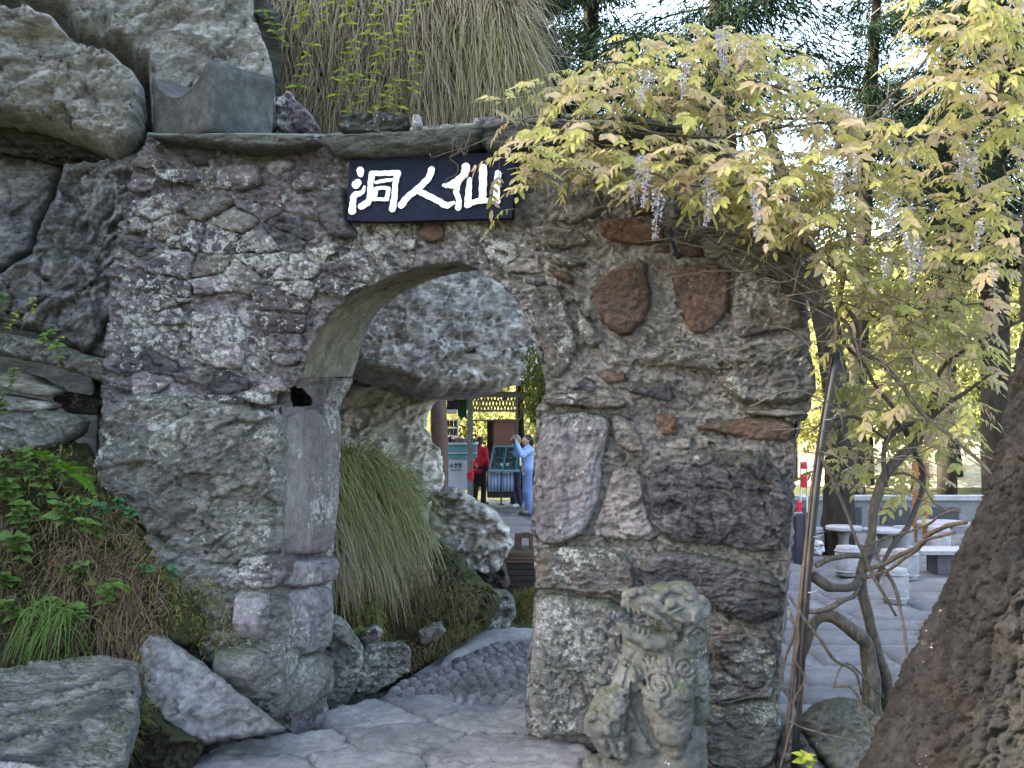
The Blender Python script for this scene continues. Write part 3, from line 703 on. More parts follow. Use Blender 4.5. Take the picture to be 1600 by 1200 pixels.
# stones whose outlines the photograph gives, in the plane of the front
RS = [  # outline, height, material, options
 ([(1010, 403), (1013, 443), (1020, 464), (1010, 495), (989, 520), (968, 523), (950, 516), (938, 492), (929, 471), (926, 450), (940, 432), (975, 411)], .07, 'stone_rust', dict(p=2.0, amp=.014, label='big rounded reddish brown stone')),
 ([(1045, 415), (1136, 413), (1143, 450), (1134, 492), (1108, 520), (1080, 520), (1069, 495), (1062, 467), (1052, 446)], .05, 'stone_rust', dict(amp=.016, label='squared dark reddish brown stone')),
 ([(996, 555), (1045, 537), (1090, 548), (1150, 541), (1202, 523), (1251, 520), (1274, 576), (1274, 618), (1237, 632), (1164, 632), (1136, 618), (1125, 590), (1097, 576), (1052, 572), (1010, 571)], .12, 'stone_grey', dict(amp=.05, fr=6, p=3, label='broad ragged lichened stone jutting out of the pier')),
 ([(1155, 640), (1251, 638), (1264, 648), (1225, 652), (1167, 648)], .10, 'stone_grey', dict(amp=.015, p=3)),
 ([(1080, 669), (1125, 656), (1167, 653), (1236, 653), (1242, 688), (1185, 688), (1143, 679), (1115, 674)], .045, 'stone_rust', dict(amp=.012, label='long flat reddish stone')),
 ([(1017, 723), (1045, 716), (1097, 705), (1167, 704), (1190, 709), (1218, 733), (1237, 772), (1223, 860), (1167, 862), (1136, 852), (1080, 848), (1052, 848), (1027, 825), (1013, 790)], .11, 'stone_dark', dict(amp=.04, fr=5, p=3, grain=-.5, st=(1, 1, 2.2), label='huge dark blue grey block')),
 ([(852, 646), (905, 641), (950, 649), (955, 670), (947, 695), (940, 730), (938, 770), (915, 830), (880, 848), (838, 850), (836, 760), (840, 690)], .085, 'stone_pale', dict(amp=.022, p=3, st=(1.3, 1, .6), label='tall smooth pale grey corner stone')),
 ([(846, 621), (870, 607), (915, 614), (950, 618), (985, 628), (975, 637), (940, 640), (898, 634), (856, 634)], .13, 'stone_grey', dict(amp=.02, p=3, st=(1, 1, 3))),
 ([(978, 611), (996, 597), (1045, 600), (1055, 621), (1045, 628), (996, 616)], .05, 'stone_dark', dict(amp=.012)),
 ([(933, 586), (947, 578), (982, 579), (975, 597), (950, 601)], .035, 'stone_rust', dict(amp=.008)),
 ([(954, 646), (978, 649), (1006, 688), (1006, 718), (982, 707), (961, 690)], .06, 'stone_grey', dict(amp=.025)),
 ([(836, 857), (920, 851), (985, 865), (992, 932), (930, 926), (880, 921), (838, 919)], .09, 'stone_grey', dict(amp=.022, p=4, st=(1, 1, 2.5))),
 ([(998, 866), (1075, 860), (1170, 885), (1216, 898), (1225, 960), (1180, 976), (1130, 960), (1100, 932), (1008, 932)], .08, 'stone_dark', dict(amp=.024, p=3, st=(1, 1, 3.5), grain=-.15)),
 ([(838, 926), (900, 930), (960, 937), (990, 965), (985, 1050), (975, 1148), (850, 1148), (826, 1110), (828, 1050), (835, 985)], .12, 'boulder_mossy', dict(amp=.03, p=3, grain=-.8, label='large foot stone of the pier beside the path')),
 ([(1100, 962), (1150, 976), (1214, 990), (1212, 1060), (1170, 1080), (1140, 1052), (1108, 1020)], .07, 'stone_grey', dict(amp=.035)),
 ([(1096, 1104), (1150, 1096), (1213, 1090), (1222, 1140), (1210, 1198), (1110, 1202), (1094, 1150)], .10, 'boulder_mossy', dict(amp=.02, p=2.2, label='rounded mossy stone at the foot of the pier')),
 ([(1104, 1030), (1150, 1060), (1210, 1073), (1206, 1090), (1140, 1092), (1106, 1100)], .06, 'stone_grey', dict(amp=.025)),
 ([(845, 392), (877, 396), (922, 411), (894, 417), (859, 411)], .06, 'stone_grey', dict(amp=.015)),
 ([(852, 416), (898, 430), (896, 444), (870, 438)], .05, 'stone_rust', dict(amp=.012)),
 ([(828, 452), (870, 443), (891, 492), (901, 548), (880, 590), (858, 588), (845, 530)], .045, 'stone_grey', dict(amp=.02, st=(3, 1, .5), grain=.4)),
 ([(903, 476), (915, 495), (945, 534), (922, 544), (903, 513)], .05, 'stone_grey', dict(amp=.02)),
 ([(935, 345), (985, 338), (1036, 352), (1040, 378), (990, 385), (940, 372)], .05, 'stone_rust', dict(amp=.015)),
 ([(655, 352), (690, 348), (694, 372), (668, 378), (652, 366)], .02, 'stone_rust', dict(amp=.006, p=4)),
 ([(860, 300), (930, 296), (940, 330), (900, 350), (856, 340)], .05, 'stone_grey', dict(amp=.025)),
 ([(835, 350), (900, 356), (925, 380), (880, 390), (840, 378)], .05, 'stone_grey', dict(amp=.02)),
 ([(1150, 420), (1200, 430), (1250, 470), (1250, 512), (1200, 518), (1150, 530), (1142, 490)], .06, 'stone_grey', dict(amp=.035)),
 ([(960, 725), (1000, 735), (1008, 800), (1030, 845), (960, 842), (925, 835), (945, 780)], .035, 'jamb_stone', dict(amp=.03, p=3)),
 # left side
 ([(336, 262), (400, 252), (412, 285), (380, 298), (340, 294)], .05, 'rubble', dict(amp=.012)),
 ([(236, 270), (300, 262), (318, 285), (270, 292)], .06, 'rubble', dict(amp=.02)),
 ([(255, 660), (300, 652), (335, 690), (345, 740), (300, 760), (262, 720)], .05, 'rubble', dict(amp=.02)),
 ([(300, 480), (350, 470), (385, 520), (380, 580), (330, 575), (300, 540)], .05, 'rubble', dict(amp=.02)),
 ([(500, 300), (540, 290), (545, 345), (560, 372), (520, 372), (495, 340)], .07, 'stone_dark', dict(amp=.03)),
]
traced = [r[0] for r in RS]
for i, (q, H, m, o) in enumerate(RS):
    o = dict(o); o['p'] = o.get('p', 2.4) * 1.9; o['amp'] = o.get('amp', .012) * 1.35; o.setdefault('fr', 7); o['bulge'] = .12; o['fine'] = .016; stone('stone', q, front, H, M[m], gate, seed=40 + i, step=2.4, back=.09, **o)
# blocks of the left jamb, in the plane of the reveal
jamb = Plane(P(435, 640, 7.675), P(435, 1000, 7.675), PA(530, 640, 8.66))
J1 = [(437, 642), (529, 637), (531, 700), (528, 780), (522, 838), (514, 862), (480, 868), (438, 863)]
stone('jamb_block', J1, jamb, .05, M['jamb_stone'], gate, seed=5, step=2.5, p=5, amp=.014, fr=3.5, back=.12, st=(1, 1, .8), label='tall smooth jamb block of the arch')
J2 = [(420, 872), (440, 874), (480, 876), (514, 866), (522, 880), (520, 904), (500, 916), (436, 918), (400, 905)]
stone('jamb_block', J2, jamb, .08, M['stone_pale'], gate, seed=6, step=2.5, p=5, amp=.025, fr=6, back=.15)
J3 = [(400, 925), (440, 922), (512, 910), (518, 950), (514, 1008), (470, 1026), (430, 1020), (392, 990)]
stone('jamb_block', J3, jamb, .08, M['stone_pale'], gate, seed=7, step=2.5, p=5, amp=.03, fr=5, back=.15)
J4 = [(385, 1010), (440, 1030), (514, 1014), (517, 1080), (482, 1104), (445, 1128), (405, 1100), (372, 1050)]
stone('jamb_block', J4, jamb, .10, M['boulder_mossy'], gate, seed=8, step=2.5, p=4, amp=.025, fr=5, back=.2)
J0 = [(384, 612), (400, 606), (428, 614), (430, 630), (416, 636), (388, 630)]
stone('stone', J0, front, .10, M['rubble'], gate, seed=9, step=3, amp=.02, p=3)
# random rubble that fills the rest of the front
sites = []
plaque_px = [(535, 236), (815, 228), (812, 356), (532, 362)]
y = 225.0; row = 0
while y < 1215:
    left_h = 31
    x = 160 + rnd.uniform(0, 50)
    while x < 1275:
        w = rnd.uniform(30, 105) if x < 800 else rnd.uniform(26, 85)
        sites.append((x + rnd.uniform(-9, 9), y + rnd.uniform(-13, 13))); x += w
    y += left_h; row += 1
cells = voronoi(sites, 1.2, (1, 1.7))
nfill = 0
for i, (s, c) in enumerate(zip(sites, cells)):
    if c is None: continue
    sx, sy = s
    if not inside(np.array([sx]), np.array([sy]), wall_poly)[0]: continue
    if sx < 460 and sy > 640 and (sx < 160 + (sy - 640) * .5 or sy > 860): continue
    pts = np.vstack([c, [s]]); bad = False
    for q in traced + [plaque_px]:
        qq = np.array(q, float); cc = qq.mean(0)
        if inside(pts[:, 0], pts[:, 1], qq).any() or inside(np.array(qq[:, 0]), qq[:, 1], c).any(): bad = True; break
    if bad:
        c = np.array(s) + (c - s) * .55; pts = np.vstack([c, [s]])
        if any(inside(pts[:, 0], pts[:, 1], np.array(q, float)).any() for q in traced + [plaque_px]): continue
    if not inside(c[:, 0], c[:, 1], wall_poly).all():
        c = np.array(s) + (c - s) * .6
        if not inside(c[:, 0], c[:, 1], wall_poly).all(): continue
    left = sx < 815
    if not left and rnd.random() < .38: continue
    if nfill >= 250: continue
    m = rnd.choice(['rubble'] * 6 + ['stone_dark', 'stone_grey']) if left else rnd.choice(['stone_grey', 'stone_grey', 'stone_grey', 'mortar_right', 'stone_dark', 'stone_rust'])
    sz = math.sqrt(area_c(c)[0])
    stone('stone', c, front, sz * .0044 * rnd.uniform(.04, .20) * (.9 if left else .8), M[m], gate, seed=500 + i, step=2.5, chaikin=rnd.choice([0, 0, 1]), p=rnd.uniform(3.5, 8), amp=rnd.uniform(.020, .036), fr=rnd.uniform(8, 12), bulge=.1, fine=.012, back=.07,
          jag=.6, tilt=(rnd.uniform(-1.6, 1.6), rnd.uniform(-1.6, 2.2)), grain=rnd.uniform(-.4, .3))
    nfill += 1
hole_back = Plane(np.array(front.o) + nb * .20, yaw=YAW)
stone('stone', [(396, 590), (450, 590), (454, 652), (396, 655)], hole_back, .03, M['rubble'], gate, seed=91, step=4, amp=.03, fr=7, p=4)
# coping slabs along the top
top = Plane(P(640, 215, 7.4), yaw=YAW)
for q, H, lb in (([(235, 211), (340, 210), (440, 212), (497, 216), (492, 228), (440, 236), (380, 238), (335, 228), (240, 219)], .10, None),
              ([(505, 214), (600, 209), (680, 204), (760, 196), (764, 212), (742, 234), (700, 242), (560, 248), (525, 245), (505, 226)], .14, 'long dark mossy coping slab above the plaque'),
              ([(742, 200), (800, 186), (880, 190), (903, 214), (835, 235), (765, 241), (748, 222)], .10, None),
              ([(905, 192), (1000, 190), (1080, 198), (1080, 222), (1000, 226), (905, 218)], .08, None)):
    stone('coping_slab', q, top, H, M['coping_stone'], gate, seed=int(q[0][0]), step=2.6, p=5, amp=.03, bulge=.15, fr=5, back=.9, st=(1, 1, 3.5), label=lb)
# ================================================================ name plaque with its carved white characters
plq_c = P(675, 296, 7.38)
plaque = thing('name_plaque', 'dark navy plaque with three white brush characters above the arch', 'sign', tuple(plq_c))
pl = Plane(P(672, 296, 7.44), yaw=YAW)
def prism(at, poly, h0, h1, bev=0.0):
    p = np.array(poly, float); n = len(p); c = p.mean(0); q = c + (p - c) * (1 - bev)
    V = np.vstack([at(p[:, 0], p[:, 1], np.full(n, h0)), at(p[:, 0], p[:, 1], np.full(n, h1 - (h1 - h0) * .15)), at(q[:, 0], q[:, 1], np.full(n, h1))])
    return V, [list(range(n - 1, -1, -1)), list(range(2 * n, 3 * n))] + [[r * n + i, r * n + (i + 1) % n, (r + 1) * n + (i + 1) % n, (r + 1) * n + i] for r in (0, 1) for i in range(n)]
b = MB(); b.add(*prism(pl, [(549, 252), (600, 249), (700, 244), (808, 239), (806, 300), (803, 343), (700, 346), (600, 349), (545, 347), (546, 300)], -.02, .055, .012))
b.build('panel', M['plaque_navy'], plaque)
def Z(pts): return [(520 + x / 4.706, 220 + y / 4.706) for x, y in pts]
CH = [[([(222, 232), (224, 262)], [31, 24]), ([(188, 338), (205, 322)], [33, 30]), ([(252, 352), (236, 392), (180, 416), (168, 470), (163, 530)], [10, 17, 26, 25, 31]),
       ([(310, 258), (296, 330), (292, 410), (280, 462), (228, 496)], [26, 22, 22, 26, 27]), ([(305, 256), (400, 254), (498, 252)], [22, 20, 25]),
       ([(495, 256), (478, 330), (472, 420), (456, 515)], [25, 22, 24, 28]), ([(335, 322), (400, 308), (480, 300)], [12, 14, 11]), 
       ([(336, 370), (326, 445)], [18, 17]), ([(334, 368), (385, 360), (430, 366)], [14, 14, 15]), ([(430, 370), (416, 440)], [16, 17]), ([(326, 444), (420, 446)], [13, 14])],
      [([(742, 228), (718, 290), (640, 368), (565, 430), (520, 487)], [28, 26, 26, 26, 29]), ([(628, 378), (700, 410), (790, 455), (850, 488), (905, 466)], [22, 26, 25, 26, 11])],
      [([(992, 208), (978, 265), (935, 300), (880, 340), (828, 342)], [36, 30, 26, 28, 12]), ([(930, 318), (922, 390), (940, 450), (935, 505)], [28, 24, 22, 26]),
       ([(1020, 300), (1012, 390), (1006, 480)], [20, 25, 30]), ([(1117, 215), (1116, 330), (1112, 445)], [33, 32, 30]), ([(1226, 255), (1218, 350), (1212, 455)], [27, 26, 28]), ([(1000, 488), (1060, 462), (1140, 455), (1225, 458)], [24, 22, 21, 22])]]
for ci, strokes in enumerate(CH):
    b = MB()
    for si, (pts, ws) in enumerate(strokes):
        s_ = spline([(x, y, w * .86) for (x, y), w in zip(pts, ws)], 5)
        n = len(s_); T = np.gradient(s_[:, :2], axis=0); T /= np.linalg.norm(T, axis=1)[:, None]; Nn = np.stack([-T[:, 1], T[:, 0]], 1)
        wob = 1 + .10 * np.sin(np.arange(n) * 1.9 + si * 2 + ci)
        Lp, Rp = s_[:, :2] + Nn * (s_[:, 2] * wob)[:, None], s_[:, :2] - Nn * (s_[:, 2] * (2 - wob))[:, None]
        def capp(c, t, r): a0 = math.atan2(t[1], t[0]); return [c + r * np.array([math.cos(a0 + a), math.sin(a0 + a)]) for a in np.linspace(math.pi / 2, -math.pi / 2, 6)[1:-1]]
        out = list(Lp) + capp(s_[-1, :2], T[-1], s_[-1, 2]) + list(Rp[::-1]) + capp(s_[0, :2], -T[0], s_[0, 2])
        o = np.array(Z(out)); zt = .069 + .0007 * si
        # ribbon of quads so that bent strokes fill cleanly
        Lz, Rz = np.array(Z(Lp)), np.array(Z(Rp)); V0 = pl(np.vstack([Lz, Rz])[:, 0], np.vstack([Lz, Rz])[:, 1], np.full(2 * n, zt))
        b.add(V0, [[i, i + 1, n + i + 1, n + i] for i in range(n - 1)])
        for c0, t0, r0 in ((s_[-1, :2], T[-1], s_[-1, 2]), (s_[0, :2], -T[0], s_[0, 2])):
            side = [c0 + np.array([-t0[1], t0[0]]) * r0] + capp(c0, t0, r0) + [c0 - np.array([-t0[1], t0[0]]) * r0]
            q = np.array(Z(side)); b.add(pl(q[:, 0], q[:, 1], np.full(len(q), zt)), [list(range(len(q)))])
        m = len(o); Vs = np.vstack([pl(o[:, 0], o[:, 1], np.full(m, zt)), pl(o[:, 0], o[:, 1], np.full(m, .05))])
        b.add(Vs, [[i, (i + 1) % m, m + (i + 1) % m, m + i] for i in range(m)])
    b.build('character', M['sign_white'], plaque)

# ================================================================ blocks and lines on top of the wall
def boulder(name, label, poly, D, H, mat, yaw=0.0, lean=0.0, cat='boulder', group=None, back=.5, **k):
    q = np.array(poly, float); cx, cy = q.mean(0)
    o = dict(step=2.8, p=2.4, amp=.05, fr=2.2, jag=.5, dome=True, st=(1, 1, 1.8), bulge=.06, fine=.02); o.update(k); o['p'] *= 2.3; o['amp'] *= 1.5; o['fr'] *= 1.15; H *= .7
    return stone(name, poly, Plane(P(cx, cy, D), yaw=yaw, lean=lean), H, M[mat], None, back=back, label=label, cat=cat, group=group, **o)
def carved():
    """square cut stone with a scooped top, standing askew on the wall"""
    c = P(334, 212, 8.12) - Vector((0, 0, .07)); w, d, h = .66, .56, .50
    n = 26; V = []; fs = []
    a = math.radians(-38); ca, sa = math.cos(a), math.sin(a)
    us = np.linspace(-.5, .5, n)
    for k, z in enumerate(np.linspace(0, 1, 12)):
        for side in range(4):
            for i in range(n - 1):
                u = us[i]; x, y = [(u, -.5), (.5, u), (-u, .5), (-.5, -u)][side]
                V.append((x, y, z))
    V = np.array(V); per = 4 * (n - 1)
    for k in range(11): fs += [[k * per + i, k * per + (i + 1) % per, (k + 1) * per + (i + 1) % per, (k + 1) * per + i] for i in range(per)]
    base = 11 * per
    ring_prev = list(range(base, base + per)); W_ = [V]
    cnt = len(V)
    for q in (.85, .6, .35, .12):
        r = V[base:base + per].copy(); r[:, :2] *= q; W_.append(r); cur = list(range(cnt, cnt + per)); cnt += per
        fs += [[ring_prev[i], ring_prev[(i + 1) % per], cur[(i + 1) % per], cur[i]] for i in range(per)]; ring_prev = cur
    fs.append(ring_prev); fs.append(list(range(per))[::-1])
    V = np.vstack(W_); x, y, z = V.T
    scoop = .42 * np.clip(1 - (x / .49) ** 2, 0, 1) * np.clip(z, 0, 1) ** 2
    zz = h * (z * (1 - scoop)) 
    X, Y = x * w * (1 + .04 * z), y * d * (1 + .06 * z)
    Q = np.stack([X * ca - Y * sa, X * sa + Y * ca, zz], 1) + np.array(c)
    Q = Q + (rough(Q, .014, 5, 61, (1, 1, 1)) + .004 * fbm(Q * 40, 2, 3))[:, None] * np.array([.6, -.7, .3])
    put('carved_block', make_mesh('carved_block', Q, [np.array(f)[None] for f in fs if len(f) == 4] + [np.array(f)[None] for f in fs if len(f) != 4], M['carved_block']), label='square grey cut stone with a scooped top on the left end of the wall', cat='stone block')
carved()
boulder('stone_block', 'rough grey stone lying just right of the scooped block on the wall', [(338, 112), (400, 120), (428, 150), (430, 208), (350, 208), (332, 190)], 8.45, .22, 'carved_block', cat='stone block', p=4, amp=.05, fr=3.5, jag=.3)
boulder('stone_block', 'low flat dark stone on the coping above the plaque', [(530, 181), (546, 177), (634, 177), (642, 190), (638, 207), (600, 209), (530, 210)], 7.75, .10, 'coping_stone', cat='stone block', p=5, amp=.02, fr=5, jag=.2, back=.3)
boulder('stone_block', 'small pale upright stone beside the low flat stone on the coping', [(643, 180), (657, 178), (662, 196), (660, 204), (644, 206)], 7.7, .07, 'stone_pale', cat='stone block', p=4, amp=.01, fr=6, jag=.2, back=.15)
boulder('stone_block', 'rough lichened stone on the coping right of the plaque', [(735, 186), (790, 179), (812, 190), (806, 203), (742, 206)], 7.6, .09, 'rubble', cat='stone block', amp=.02, fr=6, back=.25)
boulder('stone_block', 'jagged grey stone at the foot of the hanging grass', [(432, 160), (450, 140), (470, 165), (498, 190), (500, 212), (430, 212)], 8.6, .10, 'rubble', cat='stone block', amp=.05, fr=4, back=.3)
b = MB(); b.tube(spline([P(232, 211, 7.66), P(280, 212, 7.6), P(350, 211, 7.58), P(420, 211, 7.56), P(490, 213, 7.55)], 6), .013, 8)
b.build('hose', M['hose_green'], smooth=True, label='dark green hose lying along the left top of the wall', cat='hose')
b = MB(); b.tube(spline([P(885, 183, 7.0), P(930, 182, 6.95), P(975, 184, 6.95), P(1010, 190, 6.95), P(1075, 200, 6.95)], 6), .020, 8)
b.build('hose', M['hose_green'], smooth=True, label='dark hose along the wall top under the yellow leaves', cat='hose')

# ================================================================ boulders of the cliff on the left
CG = 'boulders of the cliff'
boulder('boulder', 'big pale boulder at the top left behind the scooped block', [(-60, -90), (380, -90), (398, 40), (425, 120), (436, 210), (380, 235), (240, 225), (232, 112), (190, 92), (125, 68), (105, 42), (60, 25), (-60, -5)], 9.3, .55, 'cliff_stone', yaw=-.25, lean=.15, group=CG, back=1.2, p=5, amp=.10, fr=1.3, grain=.5, st=(1, 1, 2.4), step=2.8, center=(260, 60), chaikin=0, bulge=.0, fine=.03)
boulder('boulder', 'grey overhanging boulder at the left edge with a dark underside', [(-70, 0), (58, 33), (98, 50), (125, 76), (190, 102), (224, 135), (227, 200), (205, 240), (188, 252), (120, 215), (60, 196), (0, 186), (-70, 180)], 8.1, .42, 'cliff_stone', yaw=-.15, lean=.1, group=CG, back=1.0, p=5, amp=.08, fr=1.6, grain=.5, st=(1, 1, 2.2), step=2.8, chaikin=0, bulge=.0, fine=.03)
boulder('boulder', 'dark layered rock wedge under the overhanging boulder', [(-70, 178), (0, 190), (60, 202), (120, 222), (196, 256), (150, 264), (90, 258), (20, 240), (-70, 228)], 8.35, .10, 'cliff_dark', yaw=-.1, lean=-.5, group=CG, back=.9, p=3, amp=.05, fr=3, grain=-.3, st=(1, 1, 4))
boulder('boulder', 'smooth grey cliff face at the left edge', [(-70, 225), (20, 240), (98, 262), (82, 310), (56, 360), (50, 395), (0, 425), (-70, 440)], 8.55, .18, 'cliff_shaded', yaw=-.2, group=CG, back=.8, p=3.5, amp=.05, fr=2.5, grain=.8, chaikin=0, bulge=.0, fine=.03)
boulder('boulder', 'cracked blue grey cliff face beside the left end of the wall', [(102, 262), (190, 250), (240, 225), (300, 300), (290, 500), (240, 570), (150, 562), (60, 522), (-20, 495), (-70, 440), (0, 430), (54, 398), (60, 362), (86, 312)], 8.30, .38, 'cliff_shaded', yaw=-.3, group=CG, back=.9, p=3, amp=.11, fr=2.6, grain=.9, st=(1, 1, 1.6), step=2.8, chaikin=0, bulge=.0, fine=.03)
boulder('boulder', 'mossy ledge stone roofing the dark hollow', [(-70, 510), (60, 528), (150, 560), (215, 562), (222, 590), (205, 612), (165, 600), (120, 582), (40, 562), (-70, 545)], 7.95, .16, 'boulder_mossy', yaw=-.2, group=CG, back=.9, p=3, amp=.05, fr=4, grain=.3)
boulder('boulder', 'flat brown stone lying inside the dark hollow', [(80, 625), (92, 610), (140, 618), (165, 628), (150, 650), (110, 648)], 8.6, .06, 'stone_grey', group=CG, back=.5, p=3, amp=.02, fr=5)
boulder('boulder', 'pale wedge stone left of the dark hollow', [(-10, 588), (30, 578), (50, 596), (85, 606), (84, 620), (40, 618), (0, 606)], 7.9, .08, 'cliff_stone', group=CG, back=.5, p=3, amp=.02, fr=5)
boulder('boulder', 'low grey stone below the pale wedge by the hollow', [(-10, 612), (35, 622), (78, 628), (76, 642), (30, 644), (-10, 640)], 7.9, .07, 'cliff_stone', group=CG, back=.5, p=3, amp=.02, fr=5)
boulder('boulder', 'dark greenish stone under the hollow above the nettles', [(-70, 640), (20, 646), (80, 640), (130, 652), (126, 684), (60, 706), (-70, 712)], 7.85, .14, 'boulder_mossy', group=CG, back=.6, p=3, amp=.04, fr=3)
boulder('boulder', 'lichened boulder carrying the left foot of the arch', [(160, 655), (200, 612), (300, 618), (420, 640), (446, 650), (446, 760), (440, 868), (400, 880), (310, 885), (240, 850), (212, 790), (150, 755)], 7.72, .20, 'boulder_mossy', yaw=.1, group=CG, back=.8, p=3, amp=.06, fr=2.6, grain=.6, step=2.8)
boulder('boulder', 'squarish lichened stone below the tall jamb block', [(375, 866), (432, 868), (447, 880), (446, 915), (400, 925), (378, 905)], 7.52, .12, 'rubble', yaw=.1, group=CG, back=.5, amp=.03, fr=5)
boulder('boulder', 'mossy bulging rock at the left base of the gateway', [(225, 812), (300, 870), (380, 880), (445, 920), (450, 1010), (448, 1130), (400, 1105), (340, 1050), (292, 985), (255, 910)], 7.62, .20, 'boulder_mossy', yaw=.15, lean=.1, group=CG, back=.8, p=2.6, amp=.06, fr=3, grain=.5, step=2.8)
boulder('boulder', 'pale grey slab leaning from the bank onto the path', [(220, 1000), (246, 988), (282, 1010), (330, 1046), (392, 1096), (432, 1128), (452, 1142), (350, 1156), (318, 1164), (262, 1132), (224, 1086)], 7.05, .10, 'slab_pale', lean=.35, group=CG, back=.25, p=3.5, amp=.035, fr=3, step=3.5, grain=.6)
slab_o = boulder('boulder', 'layered rock slab at the lower left with mossy seams', [(-70, 1060), (90, 1040), (180, 1030), (216, 1042), (214, 1110), (190, 1190), (150, 1212), (90, 1216), (-70, 1225)], 6.35, .05, 'slab_layered', lean=.75, yaw=.1, group=CG, back=.5, p=5, amp=.035, fr=3.0, grain=-.30, st=(.5, 1, 3), chaikin=0)
LY = Plane(P(80, 1128, 6.33), yaw=.1, lean=.75)
for i, (q, H) in enumerate((([(-60, 1058), (60, 1036), (150, 1026), (214, 1034), (192, 1050), (90, 1066), (-60, 1090)], .05), ([(-60, 1092), (80, 1070), (160, 1052), (205, 1046), (150, 1074), (60, 1094), (-60, 1114)], .07), ([(-60, 1118), (60, 1098), (150, 1080), (208, 1054), (206, 1078), (120, 1106), (40, 1124), (-60, 1142)], .095),
        ([(-60, 1146), (50, 1126), (130, 1106), (200, 1084), (150, 1118), (100, 1146), (30, 1164), (-60, 1180)], .12), ([(-60, 1184), (40, 1168), (105, 1150), (90, 1176), (60, 1192), (-60, 1206)], .14))):
    stone('rock_layer', q, LY, H, M['slab_layered'], slab_o, seed=31 + i, step=2.8, p=7, amp=.028, fr=5, back=.12, jag=.6, grain=-.30, st=(.5, 1, 3), chaikin=0, bulge=.05, fine=.012, tilt=(0, -.5))
boulder('boulder', 'dark stone in the gap beside the pale slab', [(205, 1100), (262, 1135), (318, 1166), (300, 1215), (190, 1225)], 6.85, .05, 'soil', group=CG, back=.4, amp=.05, fr=5)  # soil-toned filler, darker than the slab next to it
boulder('boulder', 'pale corner of rock at the lower left edge', [(-80, 1186), (20, 1188), (90, 1206), (90, 1250), (-80, 1250)], 5.9, .06, 'slab_pale', lean=.6, group=CG, back=.3, p=4, amp=.02, fr=3)
stone('cliff_backing', [(-90, -110), (440, -110), (440, 560), (330, 700), (-90, 760)], Plane(P(180, 300, 9.75), yaw=-.25, lean=.1), .15, M['cliff_dark'], None, back=1.0, seed=3, step=5, p=6, amp=.2, fr=1.6, dome=True, kind='structure')  # backing added behind the boulders; its dark colour stands in for shaded gaps
# earth bank that carries the undergrowth
bank = Plane(P(100, 880, 7.55), yaw=-.15, lean=.55)
stone('bank', [(-90, 680), (120, 676), (190, 760), (235, 840), (280, 900), (330, 980), (300, 1010), (230, 1005), (214, 1045), (100, 1060), (-90, 1070)], bank, .12, M['soil_mossy'], None, back=.6, seed=5, step=2.8, p=4, amp=.09, fr=3, jag=.6, dome=True, kind='structure')
# ================================================================ seen through the arch
IG = 'rocks behind the arch'
boulder('boulder', 'huge lichened boulder overhanging behind the arch', [(500, 400), (600, 395), (700, 385), (800, 395), (842, 470), (834, 520), (826, 570), (806, 600), (770, 615), (700, 616), (640, 607), (600, 592), (560, 580), (520, 575), (480, 520)], 11.6, .5, 'inner_rock_lit', group=IG, back=1.6, lean=.2, yaw=-.3, p=4.5, amp=.06, fr=3.4, fine=.05, jag=.6, step=3.5, center=(690, 500))
boulder('boulder', 'broken pale cliff foot under the overhanging boulder', [(470, 500), (560, 545), (620, 575), (690, 590), (688, 616), (672, 640), (664, 662), (672, 690), (690, 706), (696, 770), (640, 800), (500, 780), (460, 680)], 12.3, .3, 'inner_pale_lit', group=IG, back=1.2, yaw=-.35, lean=.2, p=3, amp=.08, fr=3.2, jag=.8, step=3.2, grain=.5)
boulder('boulder', 'pale rounded rock right of the grass clump', [(680, 770), (706, 758), (740, 776), (778, 800), (803, 842), (795, 860), (786, 890), (740, 895), (690, 890), (660, 850)], 12.0, .35, 'inner_rock_lit', group=IG, back=.8, p=2.6, amp=.08, fr=3, step=3)
boulder('boulder', 'dark rock in the shade below the pale rounded rock', [(700, 880), (740, 885), (790, 870), (800, 920), (760, 945), (700, 930)], 12.4, .2, 'cliff_dark', group=IG, back=.6, amp=.06, fr=3)
boulder('boulder', 'flat topped grey rock at the path end', [(690, 950), (720, 928), (790, 922), (806, 935), (804, 975), (770, 985), (700, 985)], 11.2, .16, 'boulder_mossy', group=IG, back=.6, p=3.5, amp=.035, fr=3, step=3)
boulder('boulder', 'mossy rock beside the ditch left of the path', [(552, 1030), (580, 1008), (632, 1004), (642, 1016), (642, 1046), (604, 1074), (562, 1094), (545, 1070)], 9.1, .10, 'boulder_mossy', group=IG, back=.4, amp=.05, fr=4, chaikin=0, p=4, yaw=-.3)
boulder('boulder', 'grey rock at the inner foot of the left jamb', [(500, 950), (540, 975), (570, 1020), (560, 1080), (520, 1125), (490, 1100)], 8.95, .14, 'boulder_mossy', group=IG, back=.5, amp=.04, fr=4)
inb = Plane(P(620, 960, 10.1), yaw=-.28, lean=.45)
stone('bank', [(490, 780), (560, 760), (640, 800), (700, 850), (760, 910), (790, 940), (760, 985), (690, 1022), (640, 1052), (590, 1085), (530, 1112), (490, 1120)], inb, .12, M['soil_mossy'], None, back=.8, seed=8, step=2.8, p=3.5, amp=.10, fr=3.2, jag=.7, dome=True, kind='structure')
